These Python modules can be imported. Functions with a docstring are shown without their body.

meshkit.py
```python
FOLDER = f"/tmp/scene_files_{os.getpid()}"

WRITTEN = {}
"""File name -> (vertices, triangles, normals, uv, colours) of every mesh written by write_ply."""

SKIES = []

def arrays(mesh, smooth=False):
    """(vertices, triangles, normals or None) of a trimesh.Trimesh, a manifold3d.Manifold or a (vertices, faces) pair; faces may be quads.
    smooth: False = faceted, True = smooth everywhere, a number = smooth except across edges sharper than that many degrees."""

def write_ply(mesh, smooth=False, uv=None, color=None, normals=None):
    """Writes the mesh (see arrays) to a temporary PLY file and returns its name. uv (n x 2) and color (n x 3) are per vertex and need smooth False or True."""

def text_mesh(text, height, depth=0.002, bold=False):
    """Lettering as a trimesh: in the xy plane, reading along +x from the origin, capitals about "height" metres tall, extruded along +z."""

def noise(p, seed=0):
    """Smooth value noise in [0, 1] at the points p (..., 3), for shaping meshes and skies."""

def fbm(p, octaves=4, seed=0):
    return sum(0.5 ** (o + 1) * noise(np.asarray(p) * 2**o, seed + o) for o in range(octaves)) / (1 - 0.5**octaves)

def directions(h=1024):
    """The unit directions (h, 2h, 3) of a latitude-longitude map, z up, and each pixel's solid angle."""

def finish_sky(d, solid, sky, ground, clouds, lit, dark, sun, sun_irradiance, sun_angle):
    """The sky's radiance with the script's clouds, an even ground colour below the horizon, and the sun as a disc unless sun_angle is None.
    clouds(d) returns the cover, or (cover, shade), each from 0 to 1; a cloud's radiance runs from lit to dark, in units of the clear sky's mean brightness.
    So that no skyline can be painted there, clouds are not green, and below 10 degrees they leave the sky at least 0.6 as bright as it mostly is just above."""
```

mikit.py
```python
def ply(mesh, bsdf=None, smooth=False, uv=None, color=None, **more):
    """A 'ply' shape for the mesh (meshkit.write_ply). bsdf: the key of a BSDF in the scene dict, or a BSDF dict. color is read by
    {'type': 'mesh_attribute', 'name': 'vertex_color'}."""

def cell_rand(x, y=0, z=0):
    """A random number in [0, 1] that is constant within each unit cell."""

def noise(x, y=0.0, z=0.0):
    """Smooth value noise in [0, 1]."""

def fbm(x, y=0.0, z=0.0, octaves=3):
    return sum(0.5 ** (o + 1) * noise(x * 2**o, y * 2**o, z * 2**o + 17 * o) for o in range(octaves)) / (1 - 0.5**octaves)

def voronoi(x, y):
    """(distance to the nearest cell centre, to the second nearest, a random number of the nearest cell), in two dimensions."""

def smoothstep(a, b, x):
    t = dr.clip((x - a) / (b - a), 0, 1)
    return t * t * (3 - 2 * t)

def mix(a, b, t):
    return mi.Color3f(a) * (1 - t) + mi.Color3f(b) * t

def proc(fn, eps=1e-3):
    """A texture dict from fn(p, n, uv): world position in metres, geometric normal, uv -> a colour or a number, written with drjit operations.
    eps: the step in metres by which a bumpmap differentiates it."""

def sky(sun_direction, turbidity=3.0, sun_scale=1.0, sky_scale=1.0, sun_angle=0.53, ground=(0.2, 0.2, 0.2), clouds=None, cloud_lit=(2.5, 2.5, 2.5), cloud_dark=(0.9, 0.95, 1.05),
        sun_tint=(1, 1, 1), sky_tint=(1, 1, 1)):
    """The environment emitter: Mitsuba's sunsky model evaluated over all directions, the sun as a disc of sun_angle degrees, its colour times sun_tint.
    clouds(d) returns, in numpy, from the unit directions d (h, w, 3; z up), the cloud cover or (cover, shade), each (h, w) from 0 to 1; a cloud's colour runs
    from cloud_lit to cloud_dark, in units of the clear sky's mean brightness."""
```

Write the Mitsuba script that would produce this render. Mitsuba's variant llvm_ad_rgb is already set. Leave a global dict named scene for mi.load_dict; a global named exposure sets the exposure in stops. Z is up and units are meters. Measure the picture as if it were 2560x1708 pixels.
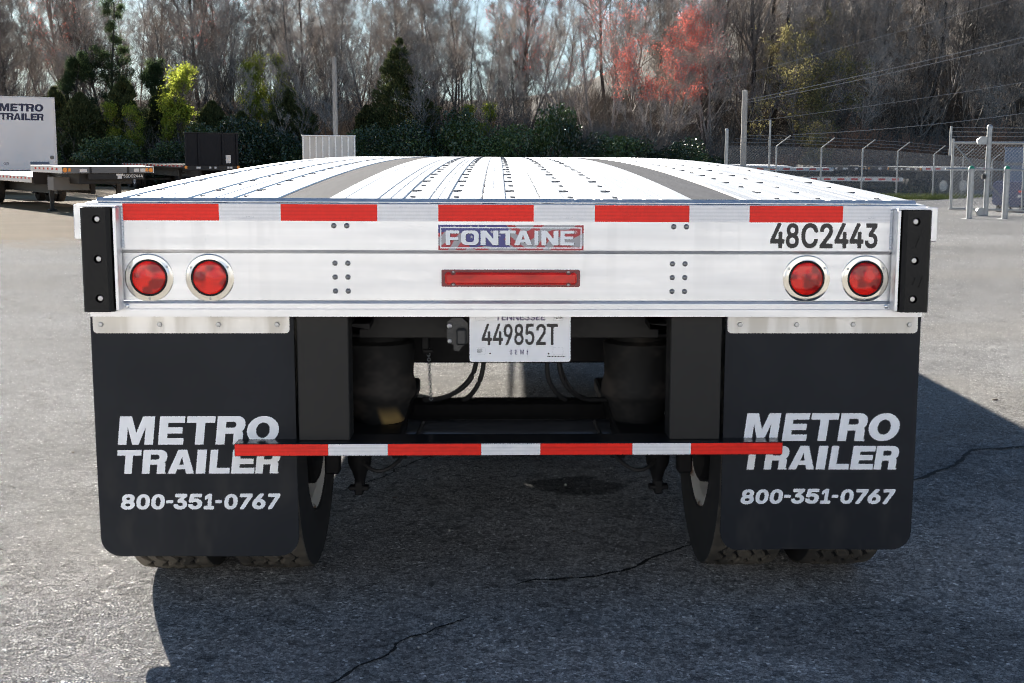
import math
import numpy as np, trimesh, drjit as dr, mitsuba as mi, mikit, meshkit
from mikit import noise, fbm, voronoi, smoothstep, mix
from shapely import affinity, union_all
from shapely.geometry import Polygon, box as sbox, Point

T = mi.ScalarTransform4f
scene, labels = {}, {}

# ------------------------------------------------------------------ camera, sky, exposure
CAM = np.array([-0.0395, -3.9513, 1.46])
FWD = np.array([0.03718, 0.98922, -0.14166])
UP = np.array([0.0002, 0.14175, 0.9899])
scene['camera'] = {'type': 'perspective', 'fov': 42.84, 'fov_axis': 'x', 'near_clip': 0.05, 'far_clip': 2000.0,
                   'principal_point_offset_x': -0.0336,
                   'to_world': T().look_at(origin=CAM.tolist(), target=(CAM + FWD).tolist(), up=UP.tolist())}
scene['sky'] = mikit.sky((-1.08, 2.12, 1.0), turbidity=2.0, sun_scale=3.1, sky_scale=0.66, sky_tint=(0.96, 1.0, 1.08), sun_tint=(0.82, 1.0, 1.46), ground=(0.2, 0.19, 0.18))
exposure = 2.75

# ------------------------------------------------------------------ small helpers
used = {}


def number(name):
    n = used.get(name, -1) + 1
    used[name] = n
    return name if n == 0 else f'{name}_{n:03d}'


def add(name, mesh, mat, parent=None, smooth=False, M=None, label=None, kind=None, **kw):
    """One entry of the scene: a part of parent when that is given."""
    key = number((parent + '__' if parent else '') + name)
    d = dict(mesh) if isinstance(mesh, dict) else mikit.ply(mesh, mat, smooth=smooth, **kw)
    if isinstance(mesh, dict) and mat:
        d['bsdf'] = {'type': 'ref', 'id': mat}
    if M is not None:
        d['to_world'] = T(np.asarray(M, float))
    scene[key] = d
    if label or kind:
        labels[key] = {}
        if label: labels[key]['label'] = label
        if kind: labels[key]['kind'] = kind
    return key


def thing(name, label, cat, group=None, kind=None):
    key = number(name)
    labels[key] = {'label': label, 'category': cat}
    if group: labels[key]['group'] = group
    if kind: labels[key]['kind'] = kind
    return key


def tr(x, y, z, rz=0.0, s=1.0):
    c, n = math.cos(rz) * s, math.sin(rz) * s
    return np.array([[c, -n, 0, x], [n, c, 0, y], [0, 0, s, z], [0, 0, 0, 1.0]])


def cat(ms):
    return trimesh.util.concatenate(list(ms))


def cbox(x0, x1, y0, y1, z0, z1, c=0.003):
    """A box with chamfered edges."""
    c = min(c, 0.45 * min(x1 - x0, y1 - y0, z1 - z0))
    if c <= 0:
        m = trimesh.creation.box(extents=(x1 - x0, y1 - y0, z1 - z0))
        m.apply_translation(((x0 + x1) / 2, (y0 + y1) / 2, (z0 + z1) / 2))
        return m
    p = []
    for i in (0, 1):
        for j in (0, 1):
            for k in (0, 1):
                q = np.array([(x0, x1)[i], (y0, y1)[j], (z0, z1)[k]])
                s = np.array([1 - 2 * i, 1 - 2 * j, 1 - 2 * k]) * c
                for a in range(3):
                    e = s.copy(); e[a] = 0
                    p.append(q + e)
    return trimesh.Trimesh(np.array(p), process=False).convex_hull


def bar(p, q, w, h=None, c=0.0):
    """A straight square bar from p to q."""
    p, q = np.asarray(p, float), np.asarray(q, float)
    L = np.linalg.norm(q - p)
    m = cbox(-w / 2, w / 2, -(h or w) / 2, (h or w) / 2, 0, L, c)
    m.apply_transform(trimesh.geometry.align_vectors([0, 0, 1], (q - p) / L))
    m.apply_translation(p)
    return m


def tubes(P, R, sides=3):
    """Many polylines P (n, K, 3) with radii R (n, K) as one set of tapering tubes."""
    n, K, _ = P.shape
    t = np.gradient(P, axis=1)
    t /= np.linalg.norm(t, axis=2, keepdims=True) + 1e-12
    a = np.cross(t, np.where(np.abs(t[..., 2:]) < 0.9, [0, 0, 1.0], [1.0, 0, 0]))
    a /= np.linalg.norm(a, axis=2, keepdims=True) + 1e-12
    b = np.cross(t, a)
    g = np.arange(sides) * 2 * np.pi / sides
    v = P[:, :, None] + R[:, :, None, None] * (np.cos(g)[:, None] * a[:, :, None] + np.sin(g)[:, None] * b[:, :, None])
    i, k, s = np.meshgrid(np.arange(n), np.arange(K - 1), np.arange(sides), indexing='ij')
    o = lambda kk, ss: i * K * sides + kk * sides + ss % sides
    q = np.stack([o(k, s), o(k, s + 1), o(k + 1, s + 1), o(k + 1, s)], -1).reshape(-1, 4)
    return v.reshape(-1, 3), np.vstack([q[:, [0, 1, 2]], q[:, [0, 2, 3]]])


def pipe(pts, r, sides=10, n=24):
    """A smooth bent pipe or hose through the points, with closed ends."""
    pts = np.asarray(pts, float)
    if len(pts) > 2:
        from scipy.interpolate import CubicSpline
        t = np.r_[0, np.cumsum(np.linalg.norm(np.diff(pts, axis=0), axis=1))]
        pts = CubicSpline(t, pts)(np.linspace(0, t[-1], n))
    v, f = tubes(pts[None], np.full((1, len(pts)), float(r)), sides)
    m = len(v)
    v = np.vstack([v, pts[0], pts[-1]])
    s = np.arange(sides)
    f = np.vstack([f, np.stack([np.full(sides, m), (s + 1) % sides, s], 1), np.stack([np.full(sides, m + 1), m - sides + s, m - sides + (s + 1) % sides], 1)])
    return trimesh.Trimesh(v, f, process=False)


def lathe(prof, seg=40):
    return trimesh.creation.revolve(np.asarray(prof, float), sections=seg)


FACE = np.array([[1, 0, 0, 0], [0, 0, -1, 0], [0, 1, 0, 0], [0, 0, 0, 1.0]])      # (x, y, depth) -> (x, -depth, z): towards the viewer at the rear
SIDEX = np.array([[0, 0, 1, 0], [1, 0, 0, 0], [0, 1, 0, 0], [0, 0, 0, 1.0]])      # z axis -> x axis


def moved(m, M):
    m = m.copy(); m.apply_transform(M); return m


def extrude(poly, depth):
    return cat(trimesh.creation.extrude_polygon(g, depth, engine='earcut') for g in getattr(poly, 'geoms', [poly]))


def on_face(poly, y, depth=0.0015, M=None):
    """A flat outline in (x, z), as a thin plate whose back lies at y and whose front looks to -y."""
    m = moved(extrude(poly, depth), FACE)
    m.apply_translation([0, y, 0])
    return m if M is None else moved(m, M)


GLYPHS = {}


def glyphs(s, bold=True, fat=0.0):
    """The outline of a line of text, capitals 1 high."""
    if (s, bold, fat) not in GLYPHS:
        m = meshkit.text_mesh(s, 1.0, 0.1, bold)
        top = m.vertices[m.faces[m.face_normals[:, 2] > 0.9]][:, :, :2]
        GLYPHS[s, bold, fat] = union_all([Polygon(t) for t in top]).buffer(fat, join_style=2, mitre_limit=2)
    return GLYPHS[s, bold, fat]


def fit(poly, x0, x1, z0, z1, shear=0.0):
    poly = affinity.affine_transform(poly, [1, shear, 0, 1, 0, 0])
    a, b, c, d = poly.bounds
    sx, sz = (x1 - x0) / (c - a), (z1 - z0) / (d - b)
    return affinity.affine_transform(poly, [sx, 0, 0, sz, x0 - a * sx, z0 - b * sz])


def rrect(x0, x1, z0, z1, r):
    return sbox(x0 + r, z0 + r, x1 - r, z1 - r).buffer(r, quad_segs=5)


# ------------------------------------------------------------------ materials
def mat(key, rgb, rough=0.5, metal=0.0, **kw):
    d = {'type': 'principled', 'base_color': rgb if isinstance(rgb, dict) else {'type': 'rgb', 'value': list(rgb)}, 'roughness': rough, 'metallic': metal, **kw}
    scene[key] = {'type': 'twosided', 'material': d}


def asphalt_colour(p, n, uv):
    x, y = p.x, p.y
    d, d2, r = voronoi(x * 105, y * 105)
    stone = mix((0.11, 0.11, 0.112), (0.32, 0.316, 0.31), r) + mi.Color3f(0.25) * smoothstep(0.975, 0.99, r)
    stone = stone * (0.50 + 0.50 * smoothstep(0.0, 0.30, d2 - d))
    big = fbm(x * 0.35, y * 0.5, 3.0, 4)
    c = stone * (0.98 + 0.98 * big) * (0.86 + 0.28 * fbm(x * 3.1, y * 3.1, 6.0, 3))
    c = c * (0.80 + 0.40 * noise(x * 26, y * 26, 1.0)) * (1 - 0.35 * smoothstep(0.70, 0.82, noise(x * 41, y * 41, 5.0)))
    c = c * (0.86 + 0.28 * noise(x * 9, y * 9, 2.5)) * (0.90 + 0.20 * noise(x * 3.7, y * 3.7, 8.0))
    # washed-in sand: pale tan streaks across the yard
    s = fbm(x * 0.22 + y * 0.10, y * 0.75 - x * 0.1, 9.0, 4)
    c = mix(c, mi.Color3f(0.29, 0.272, 0.245) * (0.5 + 0.9 * r), 0.4 * smoothstep(0.58, 0.76, s))
    fine = noise(x * 5, y * 5, 2.0)
    far = smoothstep(17.5, 21.5, y + 2.0 * (fine - 0.5) + 5 * (fbm(x * 0.3, y * 0.3, 4.0, 3) - 0.5)) * smoothstep(-3.0, -6.0, x)
    c = mix(c, mi.Color3f(0.31, 0.215, 0.125) * (0.75 + 0.4 * fbm(x * 0.8, y * 2.0, 5.0, 4)), 0.95 * far)
    # the oil stain behind the bumper
    e = dr.sqrt(dr.square((x - 0.30) / 0.21) + dr.square((y - 1.70) / 0.17)) + 0.5 * (noise(x * 14, y * 14) - 0.5)
    c = c * (1 - 0.62 * smoothstep(1.15, 0.8, e))
    e = dr.sqrt(dr.square((x - 1.25) / 0.5) + dr.square((y + 0.15) / 0.35)) + 0.9 * (fbm(x * 5, y * 5, 7.0, 3) - 0.5)
    c = c * (1 - 0.28 * smoothstep(1.2, 0.6, e))
    return c


def asphalt_height(p, n, uv):
    d, d2, r = voronoi(p.x * 95, p.y * 95)
    return (0.4 + 0.6 * r) * smoothstep(0.0, 0.35, d2 - d) + 0.5 * noise(p.x * 30, p.y * 30)


scene['m_asphalt'] = {'type': 'twosided', 'material': {'type': 'bumpmap', 'scale': 0.0085, 'arbitrary': mikit.proc(asphalt_height, 0.0018),
                      'bsdf': {'type': 'principled', 'base_color': mikit.proc(asphalt_colour), 'roughness': 0.8, 'specular': 0.2}}}
mat('m_crack', (0.018, 0.017, 0.016), 0.9)
mat('m_stone', (0.42, 0.40, 0.37), 0.7)
mat('m_litter', mikit.proc(lambda p, n, uv: mix((0.018, 0.016, 0.014), (0.055, 0.047, 0.040), fbm(p.x * 0.9, p.y * 0.9, p.z * 0.9, 4))), 0.95)
mat('m_grass', mikit.proc(lambda p, n, uv: mix((0.07, 0.10, 0.02), (0.2, 0.21, 0.06), noise(p.x * 6, p.y * 6, p.z * 9))), 0.8)

# aluminium: brushed along x, faint scuffs and water marks
mat('m_plate', mikit.proc(lambda p, n, uv: mi.Color3f(0.91, 0.915, 0.925) * (1 - 0.07 * smoothstep(0.5, 0.72, fbm(p.x * 26, p.y, p.z * 1.6, 4)) * smoothstep(0.35, 0.65, fbm(p.x * 2.2, p.y, p.z * 3 + 8, 3))) * (0.86 + 0.10 * fbm(p.x * 2.0, p.y, p.z * 60, 3) + 0.06 * (fbm(p.x * 14, p.y, p.z * 3, 3) - 0.5))),
    mikit.proc(lambda p, n, uv: 0.36 + 0.16 * fbm(p.x * 3, p.y * 3, p.z * 40, 3)), 0.82)
mat('m_deck', mikit.proc(lambda p, n, uv: mi.Color3f(0.80, 0.81, 0.825) * (0.78 + 0.26 * fbm(p.x * 9, p.y * 0.7, p.z, 4))),
    mikit.proc(lambda p, n, uv: 0.30 + 0.18 * fbm(p.x * 12, p.y * 1.5, p.z, 3)), 0.75)
mat('m_bracket', mikit.proc(lambda p, n, uv: mix((0.60, 0.58, 0.54), (0.83, 0.82, 0.80), smoothstep(0.3, 0.7, fbm(p.x * 22, p.y, p.z * 3, 4)))), 0.5, 0.65)
mat('m_weld', (0.80, 0.81, 0.83), 0.28, 1.0)
mat('m_galv', mikit.proc(lambda p, n, uv: mi.Color3f(0.34, 0.345, 0.35) * (0.8 + 0.35 * noise(p.x * 15, p.y * 15, p.z * 12))), 0.45, 0.7)
mat('m_galv_dark', (0.20, 0.215, 0.23), 0.5, 0.5)
mat('m_steel_bolt', (0.42, 0.43, 0.44), 0.32, 0.95)
mat('m_rivet', (0.22, 0.225, 0.235), 0.33, 0.9)
mat('m_chrome', mikit.proc(lambda p, n, uv: mi.Color3f(0.60, 0.585, 0.545)), mikit.proc(lambda p, n, uv: 0.07 + 0.10 * smoothstep(0.45, 0.7, fbm(p.x * 40, p.y, p.z * 40, 2))), 1.0)
mat('m_flap', mikit.proc(lambda p, n, uv: mix(mi.Color3f(0.0125, 0.015, 0.020) * (0.75 + 0.5 * fbm(p.x * 6, p.y, p.z * 4, 4)), (0.045, 0.043, 0.040), 0.35 * smoothstep(0.5, 0.8, fbm(p.x * 20, p.y, p.z * 7, 4)) * smoothstep(0.75, 0.25, p.z))), mikit.proc(lambda p, n, uv: 0.48 + 0.15 * fbm(p.x * 9, p.y, p.z * 5, 3)), specular=0.22)
mat('m_bumper', (0.003, 0.003, 0.0035), 0.5, specular=0.3)
mat('m_black_paint', (0.020, 0.021, 0.023), 0.38, specular=0.5)
mat('m_post_paint', mikit.proc(lambda p, n, uv: mi.Color3f(0.0165, 0.0162, 0.016) * (0.85 + 0.3 * fbm(p.x * 5, p.y * 5, p.z * 5, 3))), 0.5, specular=0.28)
mat('m_gloss_black', (0.008, 0.009, 0.011), 0.2, specular=0.45)
mat('m_axle', (0.05, 0.054, 0.062), 0.17, 0.4, specular=0.7)
mat('m_chassis', (0.009, 0.009, 0.010), 0.55, specular=0.22)
mat('m_rubber', (0.016, 0.016, 0.017), 0.7)
mat('m_gasket', (0.006, 0.006, 0.007), 0.5)


def airbag_colour(p, n, uv):
    f = fbm(p.x * 9, p.y * 9, p.z * 12, 4)
    c = mix((0.010, 0.010, 0.010), (0.048, 0.040, 0.034), smoothstep(0.42, 0.75, f))
    ochre = smoothstep(0.62, 0.55, p.z) * smoothstep(0.5, 0.56, p.z) * smoothstep(-0.445, -0.425, p.x + 0.3 * (p.z - 0.56)) * smoothstep(-0.36, -0.38, p.x + 0.3 * (p.z - 0.56))
    return mix(c, (0.42, 0.28, 0.10), 0.9 * ochre)


mat('m_airbag', mikit.proc(airbag_colour), 0.75)


def tyre_colour(p, n, uv):
    tread = smoothstep(0.4855, 0.4905, dr.sqrt(dr.square(p.y - dr.select(p.y < 2.3, 0.64, 3.95)) + dr.square(p.z - 0.5)))
    dust = smoothstep(0.35, 0.65, fbm(p.x * 11, p.y * 11, p.z * 11, 4))
    return mix(mi.Color3f(0.017, 0.017, 0.018), mi.Color3f(0.125, 0.110, 0.088), tread * (0.30 + 0.55 * dust))


mat('m_tyre', mikit.proc(tyre_colour), 0.8)
mat('m_tyre_far', (0.02, 0.02, 0.021), 0.8)
mat('m_rim', mikit.proc(lambda p, n, uv: mix((0.62, 0.61, 0.58), (0.20, 0.10, 0.05), smoothstep(0.60, 0.72, fbm(p.x * 14, p.y * 9, p.z * 14, 4)))), 0.4)


def tape_shade(p):
    rows = dr.abs(p.z * 95 - dr.floor(p.z * 95) - 0.5)
    return 0.90 + 0.10 * smoothstep(0.1, 0.35, rows) + 0.06 * (noise(p.x * 240, p.y, p.z * 60) - 0.5)


mat('m_tape_red', mikit.proc(lambda p, n, uv: mi.Color3f(0.92, 0.020, 0.010) * (tape_shade(p) - 0.10 + 0.2 * fbm(p.x * 7, p.y, p.z * 7, 3))), 0.32, specular=0.28)
mat('m_tape_white', mikit.proc(lambda p, n, uv: mi.Color3f(0.86, 0.85, 0.855) * tape_shade(p)), 0.35, specular=0.5)
mat('m_red_far', (0.60, 0.03, 0.025), 0.5)
mat('m_white_far', (0.74, 0.73, 0.72), 0.5)
mat('m_red_lens', mikit.proc(lambda p, n, uv: mix((0.30, 0.003, 0.003), (0.85, 0.016, 0.008), smoothstep(0.28, 0.62, noise(p.x * 42 + 3, p.y * 30, p.z * 42)))), 0.08, specular=0.35, clearcoat=0.35, clearcoat_gloss=0.97)
mat('m_red_bar', mikit.proc(lambda p, n, uv: mi.Color3f(0.74, 0.020, 0.012) * (0.55 + 0.75 * fbm(p.x * 16, p.y, p.z * 30, 3))), 0.14, specular=0.35, clearcoat=0.4, clearcoat_gloss=0.95)
mat('m_red_dark', (0.17, 0.006, 0.012), 0.2, specular=0.5, clearcoat=0.6)
mat('m_white_vinyl', (0.86, 0.875, 0.90), 0.45)
mat('m_black_vinyl', (0.012, 0.012, 0.013), 0.4)
mat('m_licence_white', mikit.proc(lambda p, n, uv: mi.Color3f(0.92, 0.92, 0.93) * (0.93 + 0.07 * fbm(p.x * 20, p.y, p.z * 20, 3))), 0.35, specular=0.4)
mat('m_purple', (0.05, 0.035, 0.12), 0.5)
mat('m_grey_line', (0.50, 0.50, 0.52), 0.5)


def flag_colour(p, n, uv):
    """Red and white waving bands with a blue field at the upper left."""
    w = p.z * 36 + 1.15 * dr.sin(p.x * 21 + 0.6) + 0.5 * dr.sin(p.x * 47 + p.z * 20) + 3
    t = w - 2 * dr.floor(w / 2)
    bands = dr.select(t < 1, mi.Color3f(0.42, 0.035, 0.045), mi.Color3f(0.36, 0.35, 0.37))
    edge = p.x + 0.25 * (p.z - 1.21) + 0.010 * dr.sin(p.z * 90)
    blue = (edge < -0.010) & (p.z > 1.227 - 0.044 * smoothstep(-0.155, -0.115, p.x) + 0.004 * dr.sin(p.x * 60))
    return dr.select(blue, mi.Color3f(0.055, 0.055, 0.22), bands)


mat('m_flag', mikit.proc(flag_colour), 0.3, specular=0.5)
mat('m_navy', (0.012, 0.018, 0.06), 0.5)
mat('m_van_white', mikit.proc(lambda p, n, uv: mi.Color3f(0.76, 0.78, 0.82) * (0.93 + 0.1 * fbm(p.x * 1.3, p.y * 1.3, p.z * 0.6, 3))), 0.4)
mat('m_siding', mikit.proc(lambda p, n, uv: mi.Color3f(0.31, 0.32, 0.34) * (0.9 + 0.15 * fbm(p.x * 0.6, p.y, p.z * 0.5, 3))), 0.5)
mat('m_far_grey', (0.16, 0.165, 0.17), 0.6)
mat('m_far_black', (0.013, 0.013, 0.015), 0.55)
mat('m_far_navy', (0.006, 0.007, 0.012), 0.55, specular=0.25)
mat('m_far_alu', (0.80, 0.81, 0.82), 0.45, 0.5)
mat('m_panel_alu', mikit.proc(lambda p, n, uv: mi.Color3f(0.55, 0.55, 0.54) * (0.8 + 0.35 * fbm(p.x * 2, p.y * 2, p.z * 0.7, 3))), 0.45, 0.35)
mat('m_amber', (0.85, 0.30, 0.03), 0.2, specular=0.5)
mat('m_machine_blue', (0.007, 0.020, 0.085), 0.35, specular=0.5)
mat('m_container', (0.10, 0.14, 0.22), 0.5)
mat('m_green_cap', (0.02, 0.22, 0.14), 0.5)
mat('m_wood_pole', mikit.proc(lambda p, n, uv: mi.Color3f(0.34, 0.32, 0.30) * (0.7 + 0.5 * fbm(p.x * 9, p.y * 9, p.z * 1.2, 3))), 0.85)
mat('m_wire', (0.30, 0.30, 0.31), 0.5, 0.3)
mat('m_timber', (0.14, 0.11, 0.085), 0.85)
mat('m_nailer', mikit.proc(lambda p, n, uv: mi.Color3f(0.060, 0.064, 0.074) * (0.7 + 0.6 * fbm(p.x * 60, p.y * 2.5, p.z, 4))), 0.95, specular=0.1)


def bark_colour(p, n, uv):
    f = fbm(p.x * 0.45, p.y * 0.45, p.z * 0.3, 3)
    return mix((0.060, 0.050, 0.044), (0.24, 0.21, 0.19), smoothstep(0.28, 0.72, f)) * (0.75 + 0.5 * noise(p.x * 9, p.y * 9, p.z * 5))


mat('m_bark', mikit.proc(bark_colour), 0.8)
mat('m_twig', mikit.proc(lambda p, n, uv: mix((0.110, 0.096, 0.086), (0.42, 0.372, 0.336), smoothstep(0.25, 0.75, fbm(p.x * 0.45, p.y * 0.45, p.z * 0.3, 3)))), 0.7)
mat('m_bark_dark', mikit.proc(lambda p, n, uv: mi.Color3f(0.045, 0.039, 0.036) * (0.6 + 0.8 * noise(p.x * 8, p.y * 8, p.z * 3))), 0.85)
mat('m_bark_pale', mikit.proc(lambda p, n, uv: mi.Color3f(0.36, 0.325, 0.30) * (0.7 + 0.6 * noise(p.x * 8, p.y * 8, p.z * 4))), 0.75)
mat('m_brush', mikit.proc(lambda p, n, uv: mix((0.075, 0.066, 0.057), (0.23, 0.20, 0.175), fbm(p.x * 0.6, p.y * 0.6, p.z, 3))), 0.85)
mat('m_brush_red', mikit.proc(lambda p, n, uv: mix((0.20, 0.10, 0.065), (0.33, 0.19, 0.125), fbm(p.x * 0.6, p.y * 0.6, p.z, 3))), 0.85)


def leaf(key, a, b, rough=0.5, trans=0.5):
    scene[key] = {'type': 'principledthin', 'base_color': mikit.proc(lambda p, n, uv: mix(a, b, noise(p.x * 2.3, p.y * 2.3, p.z * 2.3))), 'roughness': rough, 'diff_trans': trans, 'spec_trans': 0.0}


mat('m_leaf_magnolia', mikit.proc(lambda p, n, uv: mix((0.020, 0.038, 0.013), (0.105, 0.155, 0.045), smoothstep(0.35, 0.8, noise(p.x * 0.4, p.y * 0.4, p.z * 0.4)) * (0.5 + 0.5 * noise(p.x * 5, p.y * 5, p.z * 5)))), 0.30, specular=0.7)
leaf('m_leaf_cedar', (0.070, 0.090, 0.036), (0.150, 0.165, 0.075), 0.6, 1.0)
leaf('m_leaf_pine', (0.040, 0.070, 0.032), (0.100, 0.135, 0.065), 0.5, 1.0)
leaf('m_leaf_spring', (0.26, 0.33, 0.04), (0.46, 0.48, 0.09), 0.5, 1.0)
leaf('m_leaf_olive', (0.16, 0.15, 0.065), (0.32, 0.28, 0.13), 0.6, 0.9)
leaf('m_bud_red', (0.50, 0.105, 0.085), (0.68, 0.20, 0.16), 0.6, 0.9)
leaf('m_bud_pink', (0.52, 0.15, 0.14), (0.68, 0.27, 0.25), 0.6, 0.9)


# ------------------------------------------------------------------ the ground and the wooded hillside
def gz(x, y):
    """Height of the yard: it falls away gently."""
    return -0.008 * np.clip(np.asarray(y, float) - 4, 0, 75)


def hill(x, y):
    x, y = np.asarray(x, float), np.asarray(y, float)
    k = 0.125 + 0.22 / (1 + np.exp(-(x - 17) / 5.0))
    far = np.clip(y - 80, 0, None)
    h = k * np.minimum(far, 60 + 0 * far)
    P = np.stack([x * 0.12, y * 0.12, x * 0], -1)
    return gz(x, y) + h + 0.5 * (meshkit.fbm(P, 3, 5) - 0.5) * np.clip(far / 6, 0, 1)


def sheet(xs, ys, f):
    X, Y = np.meshgrid(xs, ys)
    V = np.stack([X, Y, f(X, Y)], -1).reshape(-1, 3)
    n = len(xs)
    i, j = np.meshgrid(np.arange(len(ys) - 1), np.arange(n - 1), indexing='ij')
    a = (i * n + j).ravel()
    return trimesh.Trimesh(V, np.vstack([np.stack([a, a + 1, a + n + 1], 1), np.stack([a, a + n + 1, a + n], 1)]), process=False)


add('ground', sheet(np.linspace(-400, 400, 81), np.r_[-300, -150, -80, -40, -20, -10, 0, 4, np.linspace(6, 79, 40), 80, 140, 300, 800], gz), 'm_asphalt',
    kind='structure', label='grey weathered asphalt yard with washed-in pale sand')
add('hillside', sheet(np.linspace(-110, 110, 89), np.linspace(78, 210, 67), lambda x, y: hill(x, y) - 0.02 + 0.1 * np.clip(y - 78, 0, 1)), 'm_litter', smooth=True,
    kind='structure', label='leaf-strewn brown slope under the bare trees')


def crack(pts, w, seed):
    r = np.random.default_rng(seed)
    pts = np.asarray(pts, float)
    t = np.r_[0, np.cumsum(np.linalg.norm(np.diff(pts, axis=0), axis=1))]
    s = np.arange(0, t[-1], 0.018)
    c = np.stack([np.interp(s, t, pts[:, i]) for i in (0, 1)], 1)
    d = np.gradient(c, axis=0); d /= np.linalg.norm(d, axis=1, keepdims=True)
    nrm = np.stack([-d[:, 1], d[:, 0]], 1)
    wob = np.interp(np.arange(len(s)), np.arange(0, len(s), 3), r.normal(0, 0.008, (len(s) + 2) // 3)) + np.interp(np.arange(len(s)), np.arange(0, len(s), 9), r.normal(0, 0.016, (len(s) + 8) // 9))
    ww = w * (0.35 + 0.9 * r.random(len(s))) * np.clip(np.minimum(s, t[-1] - s) / 0.12, 0.15, 1)
    a, b = c + nrm * (wob + ww / 2)[:, None], c + nrm * (wob - ww / 2)[:, None]
    V = np.vstack([np.c_[a, np.full(len(a), 0.004)], np.c_[b, np.full(len(b), 0.004)]])
    i = np.arange(len(s) - 1); m = len(s)
    return trimesh.Trimesh(V, np.vstack([np.stack([i, i + m, i + m + 1], 1), np.stack([i, i + m + 1, i + 1], 1)]), process=False)


for j, (pts, w) in enumerate((
        ([(-0.62, -0.62), (-0.491, -0.474), (-0.373, -0.303), (-0.35, -0.184), (-0.25, -0.096), (-0.174, 0.016), (-0.12, 0.074)], 0.012),
        ([(0.016, 0.326), (0.092, 0.393), (0.244, 0.413), (0.389, 0.506), (0.531, 0.655), (0.678, 0.786), (0.941, 1.233), (1.3, 1.55)], 0.016),
        ([(1.3, 1.55), (1.60, 1.62), (1.886, 1.80), (1.994, 1.88), (2.099, 2.006), (2.307, 2.322), (2.42, 2.418), (2.64, 2.464), (3.3, 2.5), (4.4, 2.75)], 0.026),
        ([(-0.75, 1.6), (-0.609, 1.763), (-0.528, 1.963), (-0.441, 2.178), (-0.2, 2.5)], 0.012))):
    add('crack', crack(pts, w, j), 'm_crack', 'ground')

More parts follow.
